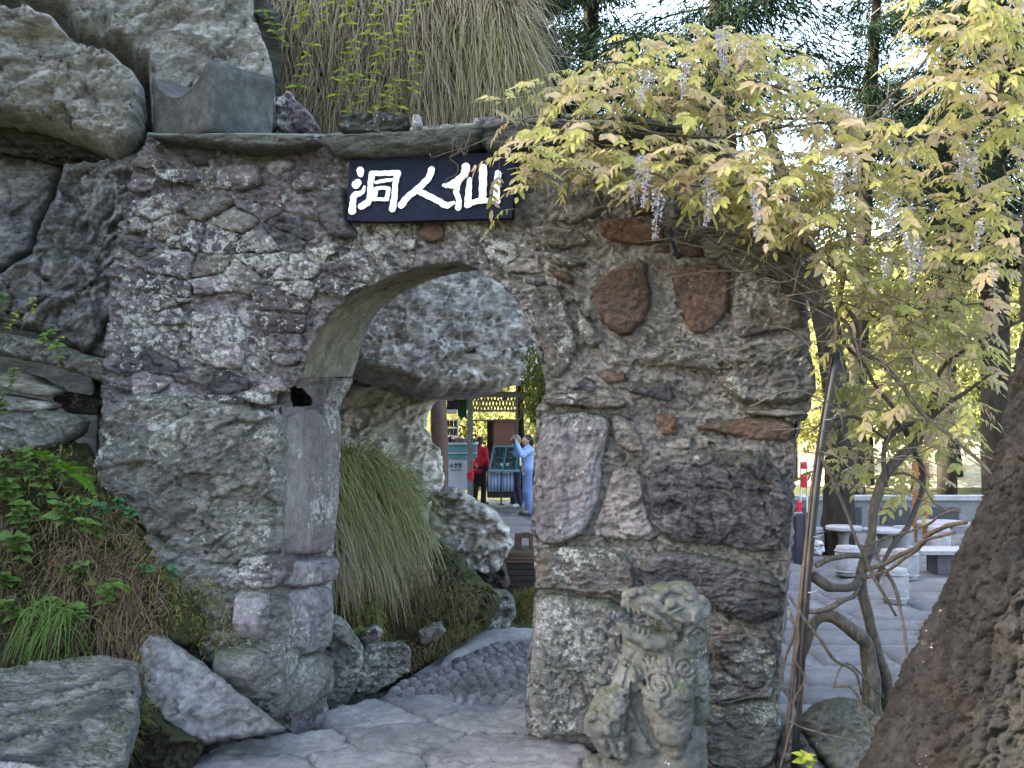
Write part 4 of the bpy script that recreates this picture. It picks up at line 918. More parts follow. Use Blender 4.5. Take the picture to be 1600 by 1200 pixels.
for i, (q, D_, lb) in enumerate((([(640, 925), (665, 918), (684, 930), (676, 946), (648, 944)], 10.2, 'small grey stone on the bank below the straw grass'), ([(560, 985), (585, 975), (600, 990), (590, 1008), (566, 1006)], 9.3, 'small brown stone on the mossy bank near the left jamb'),
        ([(655, 985), (690, 970), (700, 985), (680, 1004), (658, 1006)], 9.75, 'flat stone half sunk in the bank beside the cobbles'), ([(520, 900), (548, 905), (560, 930), (540, 945), (518, 935)], 9.6, 'dark stone poking out under the grass by the jamb'), ([(700, 945), (716, 940), (722, 950), (708, 956)], 10.35, 'small pale stone with a white scrap beside the flat topped rock'))):
    boulder('boulder', lb, q, D_, .07, ('boulder_mossy', 'stone_grey')[i % 2], group=IG, back=.2, amp=.03, fr=6, chaikin=0, p=3.5)
# the steep bank behind the wall that the long grass hangs from
slope = Plane(P(620, 100, 12.0), yaw=.05, lean=.28)
stone('slope', [(380, -120), (840, -120), (826, 0), (838, 110), (848, 200), (820, 330), (420, 330), (400, 200)], slope, .7, M['soil'], None, back=2.5, seed=14, step=2.8, p=2.6, amp=.15, fr=1.5, jag=.6, dome=True, kind='structure')
# ================================================================ guardian lion carved in stone
def lion():
    D0 = 6.72; s = D0 / F
    def q(px, py, dy=0.0): v = P(px, py, D0); return (v.x, v.y + dy, v.z)
    base, det, cut = [], [], []
    def cap(L, a, b, ra, rb=None, k=.03): L.append((q(*a), q(*b), ra * s, (ra if rb is None else rb) * s, k))
    # trunk, back and mane
    cap(base, (1062, 1010, .06), (1064, 1110, .10), 44, 42); cap(base, (1072, 970, .05), (1078, 1060, .10), 34, 32); cap(base, (1048, 1040, .0), (1052, 1075, .0), 44, 40)
    cap(base, (1010, 1020, .08), (1005, 1080, .12), 36, 36)
    # head seen half from the side, turned to the left: skull, brow, muzzle, jaw
    cap(base, (1056, 950, -.01), (1066, 962, .03), 40, 40, .02); cap(base, (1034, 930, -.06), (1064, 930, -.03), 22, 24, .02); cap(base, (1040, 948, -.08), (1000, 932, -.13), 24, 17, .012)
    cap(base, (1000, 926, -.13), (980, 926, -.13), 14, 12, .012); cap(base, (984, 938, -.13), (973, 936, -.13), 9, 7, .01)
    cap(base, (1046, 1000, -.05), (1008, 996, -.10), 20, 15, .015); cap(base, (1008, 994, -.10), (976, 982, -.13), 14, 9, .01); cap(base, (978, 982, -.13), (967, 966, -.13), 9, 7, .008)
    # foreleg in front: thick thigh tapering down to a broken paw
    cap(base, (1040, 1085, -.10), (1048, 1128, -.10), 40, 31, .015); cap(base, (1048, 1128, -.10), (1052, 1164, -.09), 30, 13, .012)
    cap(base, (1080, 1050, -.01), (1086, 1110, .02), 26, 24, .02)
    # other foreleg pressing on the cub at the left
    cap(base, (985, 1055, .0), (966, 1092, -.02), 24, 20, .02); cap(base, (955, 1098, -.03), (944, 1130, -.03), 28, 33, .02); cap(base, (942, 1132, -.03), (956, 1162, -.02), 28, 22, .02); cap(base, (968, 1152, -.05), (972, 1182, -.05), 18, 9, .012)
    cap(base, (996, 1120, .08), (1012, 1160, .08), 36, 38, .02)
    cap(base, (1066, 1160, .06), (1062, 1225, .06), 40, 45, .015); cap(base, (985, 1192, .12), (1040, 1220, .12), 44, 56, .02); cap(base, (930, 1208, .12), (1000, 1226, .10), 20, 28, .02)
    A = np.array([b_[0] for b_ in base]); B = np.array([b_[1] for b_ in base]); ra = np.array([b_[2] for b_ in base]); rb = np.array([b_[3] for b_ in base])
    def surf(px, py):
        """depth offset of the front of the figure under a point of its outline drawing"""
        ys = np.arange(-.5, .35, .006); p0 = q(px, py); p = np.stack([np.full(len(ys), p0[0]), D0 + ys, np.full(len(ys), p0[2])], 1)
        ba = B - A; t = np.clip(((p[:, None] - A) * ba).sum(-1) / (ba * ba).sum(-1), 0, 1); d = (np.linalg.norm(p[:, None] - A - t[..., None] * ba, axis=-1) - (ra + (rb - ra) * t)).min(1)
        i = np.argmax(d < .004); return ys[i] if d[i] < .004 else .1
    def on(L, pts, r, lift=0.0, k=.005):
        w = [(x, y, surf(x, y) + lift) for x, y in pts]
        for i in range(len(w) - 1):
            r0, r1 = (r, r) if np.isscalar(r) else (r[0] + (r[1] - r[0]) * i / (len(w) - 1), r[0] + (r[1] - r[0]) * (i + 1) / (len(w) - 1)); cap(L, w[i], w[i + 1], r0, r1, k)
    def sp(pts, n=5): return [tuple(v) for v in spline([(x, y, 0) for x, y in pts], n)[:, :2]]
    # ribbon with a scroll, spiral curls, eye, brows, teeth, mane locks, beard
    on(det, sp([(958, 1008), (964, 1026), (985, 1040), (990, 1058), (1004, 1070), (1018, 1078), (1022, 1092), (1034, 1098)]), 6, -.004)
    for cx, cy, R_, tw in ((1064, 1034, 22, 1), (1024, 1058, 20, -1), (1086, 988, 22, 1), (1098, 1024, 13, -1), (1094, 1050, 13, 1), (1000, 1046, 12, 1), (1062, 1068, 14, -1), (1088, 958, 14, -1), (1070, 1000, 13, 1)):
        pts = []
        for i in range(27):
            t = i / 26; a = tw * t * 4.6 * math.pi; r = R_ * (1 - .88 * t); pts.append((cx + r * math.cos(a), cy + r * math.sin(a)))
        on(det, pts, 3.7, -.002, .003)
    on(det, [(1040, 934), (1042, 935)], 8, -.010, .004); on(det, sp([(1022, 926), (1036, 917), (1056, 918), (1070, 928)]), 6, -.008); on(det, sp([(1026, 946), (1042, 948), (1060, 942)]), 4, -.004)
    on(det, sp([(982, 922), (990, 916), (998, 918)]), 6, -.006); on(det, sp([(1000, 944), (1020, 954), (1040, 972), (1050, 990)]), 6, -.006)
    on(det, sp([(1010, 930), (1024, 938), (1044, 954), (1062, 962)]), 5, -.003)
    for i in range(5): cap(det, (978 + i * 8, 944 + i * 1.5, -.15), (979 + i * 8, 954 + i * 2, -.15), 3.4, 2.4, .003); cap(det, (976 + i * 8, 976 + i * 2.5, -.15), (977 + i * 8, 968 + i * 2, -.15), 3.2, 2.2, .003)
    cap(det, (990, 976, -.10), (1016, 984, -.07), 8, 10, .006)
    for i in range(7): on(det, sp([(1094 + (i % 2) * 4, 1000 + i * 14), (1100, 1008 + i * 14), (1094, 1018 + i * 14)]), 4, -.002, .003)
    for i in range(6): on(det, sp([(1006 + i * 7, 1014 + i), (1002 + i * 8, 1026), (1008 + i * 7, 1038)]), 3.6, -.002, .003)
    on(det, sp([(1092, 934), (1100, 944), (1098, 956)]), 8, -.01, .006)
    r2 = random.Random(4)
    for i in range(44):
        cx, cy = 952 + r2.gauss(0, 13), 1086 + r2.gauss(0, 17); on(det, [(cx, cy), (cx + 1.5, cy + 1.5)], 6 + 2 * r2.random(), -.006, .003)
    for i in range(3): on(det, sp([(940 + i * 14, 1150), (944 + i * 13, 1164), (950 + i * 12, 1172)]), 6, -.004, .003)
    # carving: the mouth, eye corners and the deep grooves between the limbs
    for dy in np.arange(-.34, .02, .02): cap(cut, (955, 957, dy), (1004, 962, dy), 9, 7); cap(cut, (1004, 962, dy), (1030, 972, dy), 6, 4)
    for ln, r in (([(992, 1066), (990, 1090), (1000, 1120), (1022, 1160)], 8), ([(1084, 1090), (1078, 1120), (1066, 1160)], 6), ([(1052, 1002), (1062, 985), (1064, 968)], 4.5), ([(970, 1000), (1010, 1016), (1046, 1014)], 6), ([(1000, 1010), (985, 1030), (975, 1060)], 4), ([(1030, 1100), (1052, 1112), (1076, 1100)], 2.5), ([(1022, 929), (1030, 936), (1052, 940)], 2.6), ([(925, 1120), (945, 1142), (970, 1146), (990, 1140)], 3.5), ([(975, 1062), (972, 1090), (978, 1120)], 4.5)): on(cut, sp(ln), r)
    Vb, fb = surface(base + det, .0072, .03, lambda p: .007 * fbm(p * 8, 3, 2) + .005 * fbm(p * 30, 3, 5), cutters=cut)
    root = thing('lion_statue', 'weathered grey stone guardian lion with open mouth beside the pier', 'statue', (q(1030, 1220)[0], D0, 0))
    put('carving', make_mesh('carving', Vb, fb, M['statue_stone']), root)
lion()

# ================================================================ people at the stalls
def person(label, x, y, facing, h, cloth, hair, z=0.0, arms='down', lean=0.0, stance=.0, top='jacket', extra=None, vestonly=False):
    root = thing('person', label, 'person', (x, y, z)); root.rotation_euler = (0, 0, facing)
    k = h / 1.68; S = lambda p: (p[0] * k, p[1] * k, p[2] * k)
    # local frame: faces -y; x to its left
    hip, kn, an = .09, .095, .09
    L = {}
    for s in (-1, 1):
        st = stance * s
        L['hip', s] = (hip * s, 0, .90); L['kn', s] = (kn * s, -.03 + st * .5, .49); L['an', s] = (an * s, .02 + st, .09); L['toe', s] = (an * s + .02 * s, -.15 + st, .035)
        L['sh', s] = (.175 * s, lean * -.2, 1.37)
        if arms == 'up': L['el', s] = (.25 * s, -.20, 1.27); L['wr', s] = (.075 * s, -.27, 1.50)
        elif arms == 'fwd' : L['el', s] = (.22 * s, -.05, 1.10); L['wr', s] = (.10 * s, -.24, 1.04)
        else: L['el', s] = (.235 * s, .03, 1.09); L['wr', s] = (.225 * s, -.08, .86)
    nk, hd = (0, -.01 + lean * -.2, 1.44), (0, -.035 - lean * .25, 1.575)
    def cp(a, b, ra, rb, kk=.03): return (S(a), S(b), ra * k, rb * k, kk)
    body = [cp(hd, (0, -.03 - lean * .25, 1.545), .088, .075), cp((0, -.07 - lean * .25, 1.53), (0, -.075 - lean * .25, 1.52), .055, .05), cp(hd, nk, .055, .055), cp(nk, (0, 0, 1.2), .06, .12), cp((0, 0, 1.2), (0, 0, .95), .12, .13),
            cp((0, -.125 - lean * .25, 1.565), (0, -.13 - lean * .25, 1.555), .018, .02, .01), cp((.085, -.02 - lean * .25, 1.56), (.09, -.015 - lean * .25, 1.55), .02, .018, .01), cp((-.085, -.02 - lean * .25, 1.56), (-.09, -.015 - lean * .25, 1.55), .02, .018, .01)]
    coat = [cp((0, lean * -.2, 1.34), (0, 0, 1.1), .125, .13), cp((-.1, lean * -.2, 1.34), (.1, lean * -.2, 1.34), .085, .085), cp((-.05, 0, 1.0), (.05, 0, 1.0), .125, .125), cp((-.05, .0, .88), (.05, .0, .88), .125, .125), cp(nk, (0, 0, 1.35), .07, .1)]
    legs = [cp((-.05, 0, .93), (.05, 0, .93), .125, .125)]
    sleeves, shoes = [], []
    for s in (-1, 1):
        body += [cp(L['hip', s], L['kn', s], .075, .055), cp(L['kn', s], L['an', s], .05, .035), cp(L['an', s], L['toe', s], .035, .025), cp(L['sh', s], L['el', s], .05, .04), cp(L['el', s], L['wr', s], .04, .028)]
        w, e = np.array(L['wr', s]), np.array(L['el', s]); d = (w - e) / np.linalg.norm(w - e)
        if arms == 'up': d = np.array([-.45 * s, -.25, .85])
        body += [cp(w, w + d * .09, .036, .032, .012)]
        for fi in range(4): body.append(cp(w + d * .08 + np.array([.018 * (fi - 1.5), 0, 0]), w + d * .165 + np.array([.02 * (fi - 1.5), -.02, 0]), .011, .009, .006))
        body.append(cp(w + d * .03, w + d * .08 + np.array([-.035 * s, -.03, 0]), .013, .010, .006))
        sl = [cp(L['sh', s], L['el', s], .062, .056), cp(L['el', s], L['wr', s], .054, .045)]
        (sleeves if vestonly else coat).extend(sl)
        legs += [cp(L['hip', s], L['kn', s], .10, .075), cp(L['kn', s], L['an', s], .073, .066), cp(L['an', s], (an * s, .02 + stance * s, .06), .066, .064)]
        shoes += [cp((an * s, .05 + stance * s, .045), L['toe', s], .046, .038)]
    def bld(name, pr, mat, vox=.02, kk=.03):
        V, f = surface(pr, vox * k, kk); me = make_mesh(name, V, f, M[mat]); o = bpy.data.objects.new(name, me); C.objects.link(o); o.parent = root; return o
    bld('body', body, 'skin', .016); bld(top, coat, cloth[0]); bld('trousers', legs, cloth[1], .02, .02)
    if vestonly: bld('sleeves', sleeves, cloth[3])
    for s_ in (0, 1): bld('shoe', shoes[s_:s_ + 1], cloth[2], .014)
    hy = -lean * .25
    bld('hair', [cp((0, .005 + hy, 1.60), (0, .02 + hy, 1.585), .098, .095), cp((0, .05 + hy, 1.56), (0, .055 + hy, 1.50), .075, .06)], hair, .014)
    return root
FL = -.03 + .02
def gp(px, py): v = G(px, py, -.004); return v.x, v.y
x, y = gp(749, 789); person('person in a red jacket and black trousers facing the stalls', x, y, math.radians(150), 1.60, ('jacket_red', 'trousers_black', 'shoe_dark'), 'hair_black', arms='down', stance=.06)
x, y = gp(806, 792); person('grey haired person in a cream vest and navy trousers at the glass case', x, y, math.radians(-70), 1.66, ('vest_cream', 'trousers_navy', 'shoe_white', 'shirt_blue'), 'hair_grey', arms='fwd', top='vest', stance=.05, vestonly=True)
x, y = gp(826, 805); pb = person('person in light blue with both arms raised holding up a camera', x, y, math.radians(-75), 1.70, ('shirt_blue', 'jeans_blue', 'shoe_dark'), 'hair_black', arms='up', top='shirt', lean=.05)
bm_ = MB(); bm_.box((0, 0, 0), (.14, .06, .08), bev=.012).lathe([(.030, 0), (.030, .05), (.024, .055)], (0, 0, 0), 10)
cmo = bm_.build('camera', M['camera_black'], label='small black camera held up by the person in light blue', cat='camera'); a_ = math.radians(-75)
cmo.location = (x + .34 * math.sin(a_), y - .34 * math.cos(a_), 1.575); cmo.rotation_euler = (0, 0, a_)
x, y = gp(690, 786); person('person in navy half hidden behind the tree post of the stall', x - .05, y + .35, math.radians(160), 1.50, ('trousers_navy', 'trousers_black', 'shoe_dark'), 'hair_black', arms='down')
# red bag held by the woman
b = MB(); xb, yb = gp(735, 768); v = P(735, 744, 23.5); b.box((0, 0, 0), (.17, .10, .22), bev=.04, taper=.75).tube([(-.05, 0, .10), (-.03, 0, .2), (.03, 0, .2), (.05, 0, .10)], .012, 6)
o = b.build('handbag', M['bag_red'], smooth=False, label='red bag carried at the side of the person in red', cat='bag'); o.location = v

# ================================================================ stalls of the court behind the arch
tr = MB(); pts = [P(688, 735, 21.5), P(687, 690, 21.5), P(686, 650, 21.5), P(686, 600, 21.5), P(686, 560, 21.5)]
pts[0].z = -.05
def bark_trunk(name, pts, radii, mat, na=28, per=10, amp=.02, seed=0, fr=5, parent=None, **k):
    c = spline([tuple(p) for p in pts], per); r = np.interp(np.linspace(0, 1, len(c)), np.linspace(0, 1, len(radii)), radii)
    b_ = MB(); b_.tube(c, r, na); V = np.concatenate(b_.v); n = len(c)
    ctr = np.repeat(c, na, 0); out = (V - ctr); out /= np.linalg.norm(out, axis=1)[:, None]
    V = V + out * rough(V, amp, fr, seed, (1, 1, .4))[:, None]
    return put(name, make_mesh(name, V, b_.f, mat, midx=[0] * len(b_.f)), parent, **k)
bark_trunk('tree_post', pts, [.17, .165, .16, .155], M['brown_wood'], seed=3, label='bare brown tree trunk post at the left of the stalls', cat='tree post')
shop = thing('stall', 'souvenir stall with grey posts, lattice eaves and a dark shelf of goods', 'stall', tuple(P(740, 780, 24.5)))
Ds = 25.0
def bx(b, x0, y0, x1, y1, D, th, **k):
    a, c = P(x0, y0, D), P(x1, y1, D); return b.box(((a.x + c.x) / 2, D + th / 2, (a.z + c.z) / 2), (abs(c.x - a.x), th, abs(a.z - c.z)), **k)
for (x0, x1, Dp) in ((730.5, 739, 24.3), (806, 809, 27.0)):
    b = MB(); a, c = P(x0, 600, Dp), P(x1, 800, Dp); b.box(((a.x + c.x) / 2, Dp, 1.45), (c.x - a.x, .13, 2.98), bev=.01); b.build('post', M['grey_wood'], shop)
b = MB(); bx(b, 690, 612, 850, 621, 24.2, .12); b.build('eaves_beam', M['grey_wood'], shop)
b = MB(); bx(b, 698, 622, 731, 640, 25.6, .3); b.build('fascia', M['goods_dark'], shop)
# lattice: crossing laths under the eaves
for i in range(13):
    b = MB(); x0 = 739 + i * 5.2; a, c = P(x0, 621, 25), P(x0 + 6, 640, 25); b.tube([a, c], .018, 4); b.build('lath', M['grey_wood'], shop)
    b = MB(); a, c = P(x0 + 6, 621, 25.04), P(x0, 640, 25.04); b.tube([a, c], .018, 4); b.build('lath', M['grey_wood'], shop)
b = MB(); bx(b, 738, 640, 808, 643.5, 24.9, .08); b.build('rail', M['grey_wood'], shop)
b = MB(); bx(b, 738, 655.5, 808, 658, 25.5, .08); b.build('rail', M['grey_wood'], shop)
# slanted roof above
rf = MB(); a, c = P(660, 603, 23.5), P(850, 603, 23.5); rf.add([(a.x, 23.3, a.z), (c.x + 1, 23.3, c.z), (c.x + 1, 29.0, c.z + 1.2), (a.x, 29.0, a.z + 1.2), (a.x, 23.3, a.z + .12), (c.x + 1, 23.3, c.z + .12), (c.x + 1, 29.0, c.z + 1.32), (a.x, 29.0, a.z + 1.32)], [(3, 2, 1, 0), (4, 5, 6, 7), (0, 1, 5, 4), (1, 2, 6, 5), (2, 3, 7, 6), (3, 0, 4, 7)])
rf.build('roof', M['roof_grey'], shop)
# shelf of goods at the left with rows of boxes
sh = thing('display_shelf', 'tall dark shelf with rows of small boxes at the back of the stall', 'shelf', tuple(P(712, 700, 26.5)))
b = MB()
for yy_ in (640, 655, 668, 681): bx(b, 694, yy_, 716, yy_ + 1.6, 26.3, .3)
bx(b, 693, 636, 695, 700, 26.3, .3); bx(b, 714, 655, 716, 682, 26.3, .3); b.build('frame', M['paper_white'], sh)
for r_ in range(2):
    for c_ in range(3):
        b = MB(); bx(b, 697 + c_ * 6, 657 + r_ * 13, 702 + c_ * 6, 667 + r_ * 13, 26.35, .2); b.build('box', M['goods_dark'], sh)
b = MB(); bx(b, 696, 641, 714, 647, 26.2, .25, bev=.02); b.build('cloth_bundle', M['paper_white'], None, label='pale folded goods on the top of the dark shelf', cat='goods')
b = MB(); p_ = prism(Plane(P(721, 640, 25.2)), [(716, 622), (728, 622), (730, 655), (725, 652), (721, 656), (715, 648)], -.05, .05, .1); b.add(*p_); b.build('hanging_cloth', M['green_cloth'], None, label='dark green cloth hanging under the stall eaves', cat='cloth')
# counter with printed characters
ct = thing('counter', 'pale counter with dark printed characters behind the grass clump', 'counter', tuple(P(712, 770, 24.8)))
b = MB(); bx(b, 697, 716, 731, 765, 24.8, .5, bev=.02); b.build('front_panel', M['counter_white'], ct)
b = MB(); bx(b, 697, 694, 745, 717, 24.75, .6, bev=.03); b.build('glass_box', M['case_teal'], ct)
b = MB(); bx(b, 696, 692, 746, 695, 24.7, .7); bx(b, 697, 707, 745, 709, 24.72, .2); b.build('frame', M['counter_white'], ct)
b = MB()
for (x0, y0, x1, y1) in ((705, 724, 706.5, 731), (703.5, 727, 708, 728.3), (711.5, 723, 713, 731), (710, 725, 715, 726.2), (717, 723, 718, 731), (719.8, 723, 721, 731), (716.5, 726, 721.5, 727.2)): bx(b, x0, y0, x1, y1, 24.788, .012)
for i in range(9): bx(b, 704 + i * 1.9, 734, 705.1 + i * 1.9, 735.4, 24.788, .012)
b.build('lettering', M['ink_dark'], ct)
r3 = random.Random(8)
for i in range(7):
    b = MB(); x0 = 699 + i * 6.2; v = P(x0 + 2, 691, 25.0); b.box((v.x, 24.95 + r3.uniform(0, .2), v.z + .03), (.10, .14, .10 + r3.random() * .10), rz=r3.uniform(-.5, .5), bev=.015, rx=.2)
    b.build('box', M[r3.choice(['goods_dark', 'goods_mixed', 'case_dark'])], label='small dark souvenir box laid out on the pale counter', cat='box', group='souvenir boxes on the pale counter')
# boarded back panel with slanting planks
pn = thing('board_panel', 'pinkish brown panel of slanting planks above the glass case', 'panel', tuple(P(790, 690, 25.8)))
b = MB(); bx(b, 769, 655, 806, 700, 25.86, .05); b.build('backing', M['brown_wood'], pn)
b = MB(); bx(b, 761, 657, 771, 770, 26.2, .5); b.build('side_board', M['dark_wood'], pn)
clipx = lambda d, lo, hi: max(lo, min(hi, d))
pp = Plane(P(790, 680, 25.86)); seq = 0
for i in range(-6, 14):
    q = [(770.5 + i * 5.2 + (698 - yv) * .9 + o_, yv) for yv, o_ in ((698, 0), (698, 4.7), (657, 4.7), (657, 0))]
    # clip the slanted plank to the panel
    poly = [np.array(v_, float) for v_ in q]
    for ax_, lim, sg in ((0, 771.5, 1), (0, 804.5, -1)):
        new = []
        for a, c in zip(poly, poly[1:] + poly[:1]):
            da, dc = sg * (a[ax_] - lim), sg * (c[ax_] - lim)
            if da >= 0: new.append(a)
            if da * dc < 0: new.append(a + (c - a) * da / (da - dc))
        poly = new
        if len(poly) < 3: break
    if len(poly) >= 3 and area_c(np.array(poly))[0] > 3:
        b = MB(); b.add(*prism(pp, poly, .0, .025)); b.build('plank', M['panel_wood'], pn)
# glass display case
gc = thing('display_case', 'teal framed slanting glass case over a pale blue cloth', 'display case', tuple(P(785, 775, 24.6)))
sp = Plane(P(785, 718, 24.7), lean=.45)
b = MB(); b.add(*prism(sp, [(763, 736), (771, 699), (812, 699), (812, 736)], -.03, -.005)); b.build('display_bed', M['case_dark'], gc)
b = MB()
for q in ([(763, 737), (765.5, 737), (773.5, 698), (771, 698)], [(784, 737), (786, 737), (793, 698), (791, 698)], [(770, 700), (812, 700), (812, 697.5), (771, 697.5)], [(762, 738), (812, 738), (812, 735), (763, 735)], [(805, 737), (807, 737), (811, 698), (809, 698)]): b.add(*prism(sp, q, .0, .05))
b.build('frame', M['case_teal'], gc)
for yv in (708, 717, 726):
    b = MB(); b.add(*prism(sp, [(766, yv), (810, yv), (810, yv + 1.2), (766, yv + 1.2)], .0, .03)); b.build('shelf', M['case_dark'], gc)
b = MB(); b.add(*prism(sp, [(765, 735), (773, 700), (810, 700), (808, 735)], .056, .06)); b.build('pane', M['case_glass'], gc)
for i in range(26):
    xx, yv = 769 + (i % 9) * 4.4 + (i // 9) * -1.5 + r3.uniform(-.6, .6), 712 - 4 + (i // 9) * 9.2
    v = sp(np.array([xx]), np.array([yv]), np.array([.022]))[0]; b = MB(); b.box(v, (.06 * r3.uniform(.6, 1.1), .05, .07 * r3.uniform(.5, 1.2)), rz=r3.uniform(-.6, .6), bev=.01)
    b.build('souvenir', M[r3.choice(['goods_mixed', 'goods_dark', 'paper_white', 'hose_green', 'goods_mixed'])], label='tiny souvenir lying in the slanting glass case', cat='souvenir', group='souvenirs in the glass case')
b = MB(); n = 40; Vt = []; x0, x1 = P(763, 740, 24.75).x, P(803, 740, 24.75).x
zt, zb = P(0, 739, 24.75).z, P(0, 768, 24.75).z
for i in range(n):
    for k_, z_ in enumerate((zt, zb)): Vt.append((x0 + (x1 - x0) * i / (n - 1), 24.72 - .03 * math.sin(i * 1.3) - .04 * k_, z_))
    for k_, z_ in enumerate((zb, zt)): Vt.append((x0 + (x1 - x0) * i / (n - 1), 24.80, z_))
b.add(Vt, [(i * 4 + a, i * 4 + (a + 1) % 4, i * 4 + 4 + (a + 1) % 4, i * 4 + 4 + a) for i in range(n - 1) for a in range(4)]); b.build('cloth_skirt', M['cloth_pale_blue'], gc, smooth=True)
b = MB(); bx(b, 761, 768, 806, 778, 24.75, .5, bev=.02); b.build('base', M['dark_wood'], gc)
b = MB(); b.tube([P(784, 738, 24.4), P(783, 788, 24.4)], .02, 6); b.tube([P(780, 788.5, 24.3), P(787, 788.5, 24.5)], .018, 5); b.build('stanchion', M['black_paint'], None, label='thin black standing pole before the glass case', cat='pole')
# dark trunk with hanging moss beyond the right side of the arch
bark_trunk('slim_tree', [P(814, 780, 28.5) + Vector((0, 0, -.3)), P(814, 700, 28.5), P(813, 600, 28.5), P(815, 420, 28.5), P(818, 250, 28.5)], [.10, .09, .085, .07], M['far_bark'], amp=.02, label='slim dark trunk standing right of the glass case', cat='tree')

# ================================================================ wooden planter bin at the end of the path
pb_ = thing('planter', 'dark brown wooden plank bin tapering to its foot beside the pier', 'planter', tuple(P(815, 930, 13.0)))
def planter():
    D0 = 12.9; a, c = P(781, 862, D0), P(850, 862, D0); zt = a.z; w = c.x - a.x; d = .6; cx, cy = (a.x + c.x) / 2, D0 + d / 2
    for k in range(6):
        z0 = .0 + (zt - .14) * k / 6; z1 = (zt - .14) * (k + 1) / 6 - .008; s0 = .80 + .16 * k / 6
        b = MB(); b.box((cx, cy, (z0 + z1) / 2), (w * s0, d * s0, z1 - z0), bev=.006, taper=.985); b.build('plank', M['dark_wood'], pb_)
    for k in range(3):
        z0 = zt - .135 + k * .045; b = MB(); b.box((cx, cy, z0 + .02), (w * (1 + .03 * k), d * (1 + .03 * k), .041), bev=.006); b.build('rim_board', M['brown_wood'], pb_)
    b = MB(); b.box((cx, cy, zt - .01), (w * .9, d * .9, .02)); b.build('soil', M['soil'], pb_)
    for px in (810, 832):
        v = P(px, 862, D0 + .25); b = MB(); b.box((v.x, D0 + .25, zt + .095), (.085, .085, .2), bev=.008); b.build('stub_post', M['brown_wood'], pb_)
    b = MB(); v = P(835, 846, D0 + .5); b.box((v.x, D0 + .5, zt + .14), (.35, .06, .07), bev=.006); b.build('rail', M['brown_wood'], pb_)
planter()

# ================================================================ the court on the right: stools, tables, low wall, rack
def stool(px, py, r, h, label):
    v = G(px, py, 0.0); root = thing('stone_stool', label, 'stool', (v.x, v.y + r, 0), group='drum stools of the court')
    MB().lathe([(r * .86, 0), (r * .9, .03), (r, h * .22), (r * 1.03, h * .5), (r, h * .78), (r * .92, h - .03), (r * .88, h)], (v.x, v.y + r, 0), 24).build('drum', M['stool_stone'], root, smooth=True)
    for zz, n_ in ((h * .16, 'band'), (h * .84, 'band')):
        b = MB(); pts = [(v.x + r * 1.0 * math.cos(a), v.y + r + r * 1.0 * math.sin(a), zz) for a in np.linspace(0, 2 * math.pi, 25)]; b.tube(pts, .012, 5, False); b.build(n_, M['stool_stone'], root, smooth=True)
for q in ((1406, 945, .148, .40, 'nearest pale grey drum stool standing by itself on the paving'), (1423, 908, .155, .40, 'drum stool just behind the nearest one'), (1330, 902, .165, .40, 'drum stool behind the twisted vine stems'),
          (1417, 866, .16, .42, 'far drum stool before the orange legged table'), (1276, 868, .16, .42, 'drum stool right of the black pole'), (1394, 905, .12, .38, 'small drum stool half behind the nearest one'), (1474, 868, .17, .44, 'drum stool beside the dark table by the pine trunk')):
    stool(*q)
def table(px, py, D, r, label, leg='grey_wood'):
    v = P(px, py, D); root = thing('stone_table', label, 'table', (v.x, v.y, 0), group='tables of the court')
    MB().lathe([(r * .9, -.06), (r, -.045), (r, -.01), (r * .97, 0)], v, 28).build('table_top', M['stool_stone'], root)
    MB().lathe([(r * .45, .0), (r * .42, .05), (r * .30, .2), (r * .28, v.z * .6), (r * .42, v.z - .06)], (v.x, v.y, 0), 18).build('pedestal', M[leg], root, smooth=True)
table(1318, 822, 16.5, .27, 'pale round table by the background trunk'); table(1382, 826, 17.0, .34, 'round table with a sunlit pale top between the vines'); table(1474, 815, 18.0, .42, 'pale round table in front of the low wall')
b0 = thing('stone_table', 'low dark square table beside the pine trunk', 'table', tuple(G(1470, 893, 0)), group='tables of the court')
v = P(1470, 860, 15.0); b = MB(); b.box((v.x, 15.0, v.z), (.75, .6, .05), bev=.01); b.build('table_top', M['stool_stone'], b0); b = MB(); b.box((v.x + .1, 15.0, v.z / 2 - .02), (.45, .4, v.z - .05), bev=.01); b.build('pedestal', M['goods_dark'], b0)
lw = thing('low_wall', 'low grey wall closing the court with square panels', 'wall', (5.5, 20.2, 0))
b = MB(); b.box((6.6, 20.3, .27), (5.4, .25, .60)); b.build('wall_body', M['roof_grey'], lw)
b = MB(); b.box((6.6, 20.28, .61), (5.5, .34, .08), bev=.01); b.build('coping', M['stool_stone'], lw)
for i in range(6): b = MB(); b.box((4.4 + i * .9, 20.165, .28), (.55, .03, .32), bev=.005); b.build('panel', M['case_dark'], lw)
for px in (1429, 1446):
    b = MB(); v = P(px, 800, 18.6); b.tube([(v.x, 18.6, 0), (v.x + .02, 18.6, 1.35)], .05, 8); b.build('post', M['orange_post'], label='orange brown post by the low wall, %s of the pair' % ('left' if px < 1435 else 'right'), cat='post')
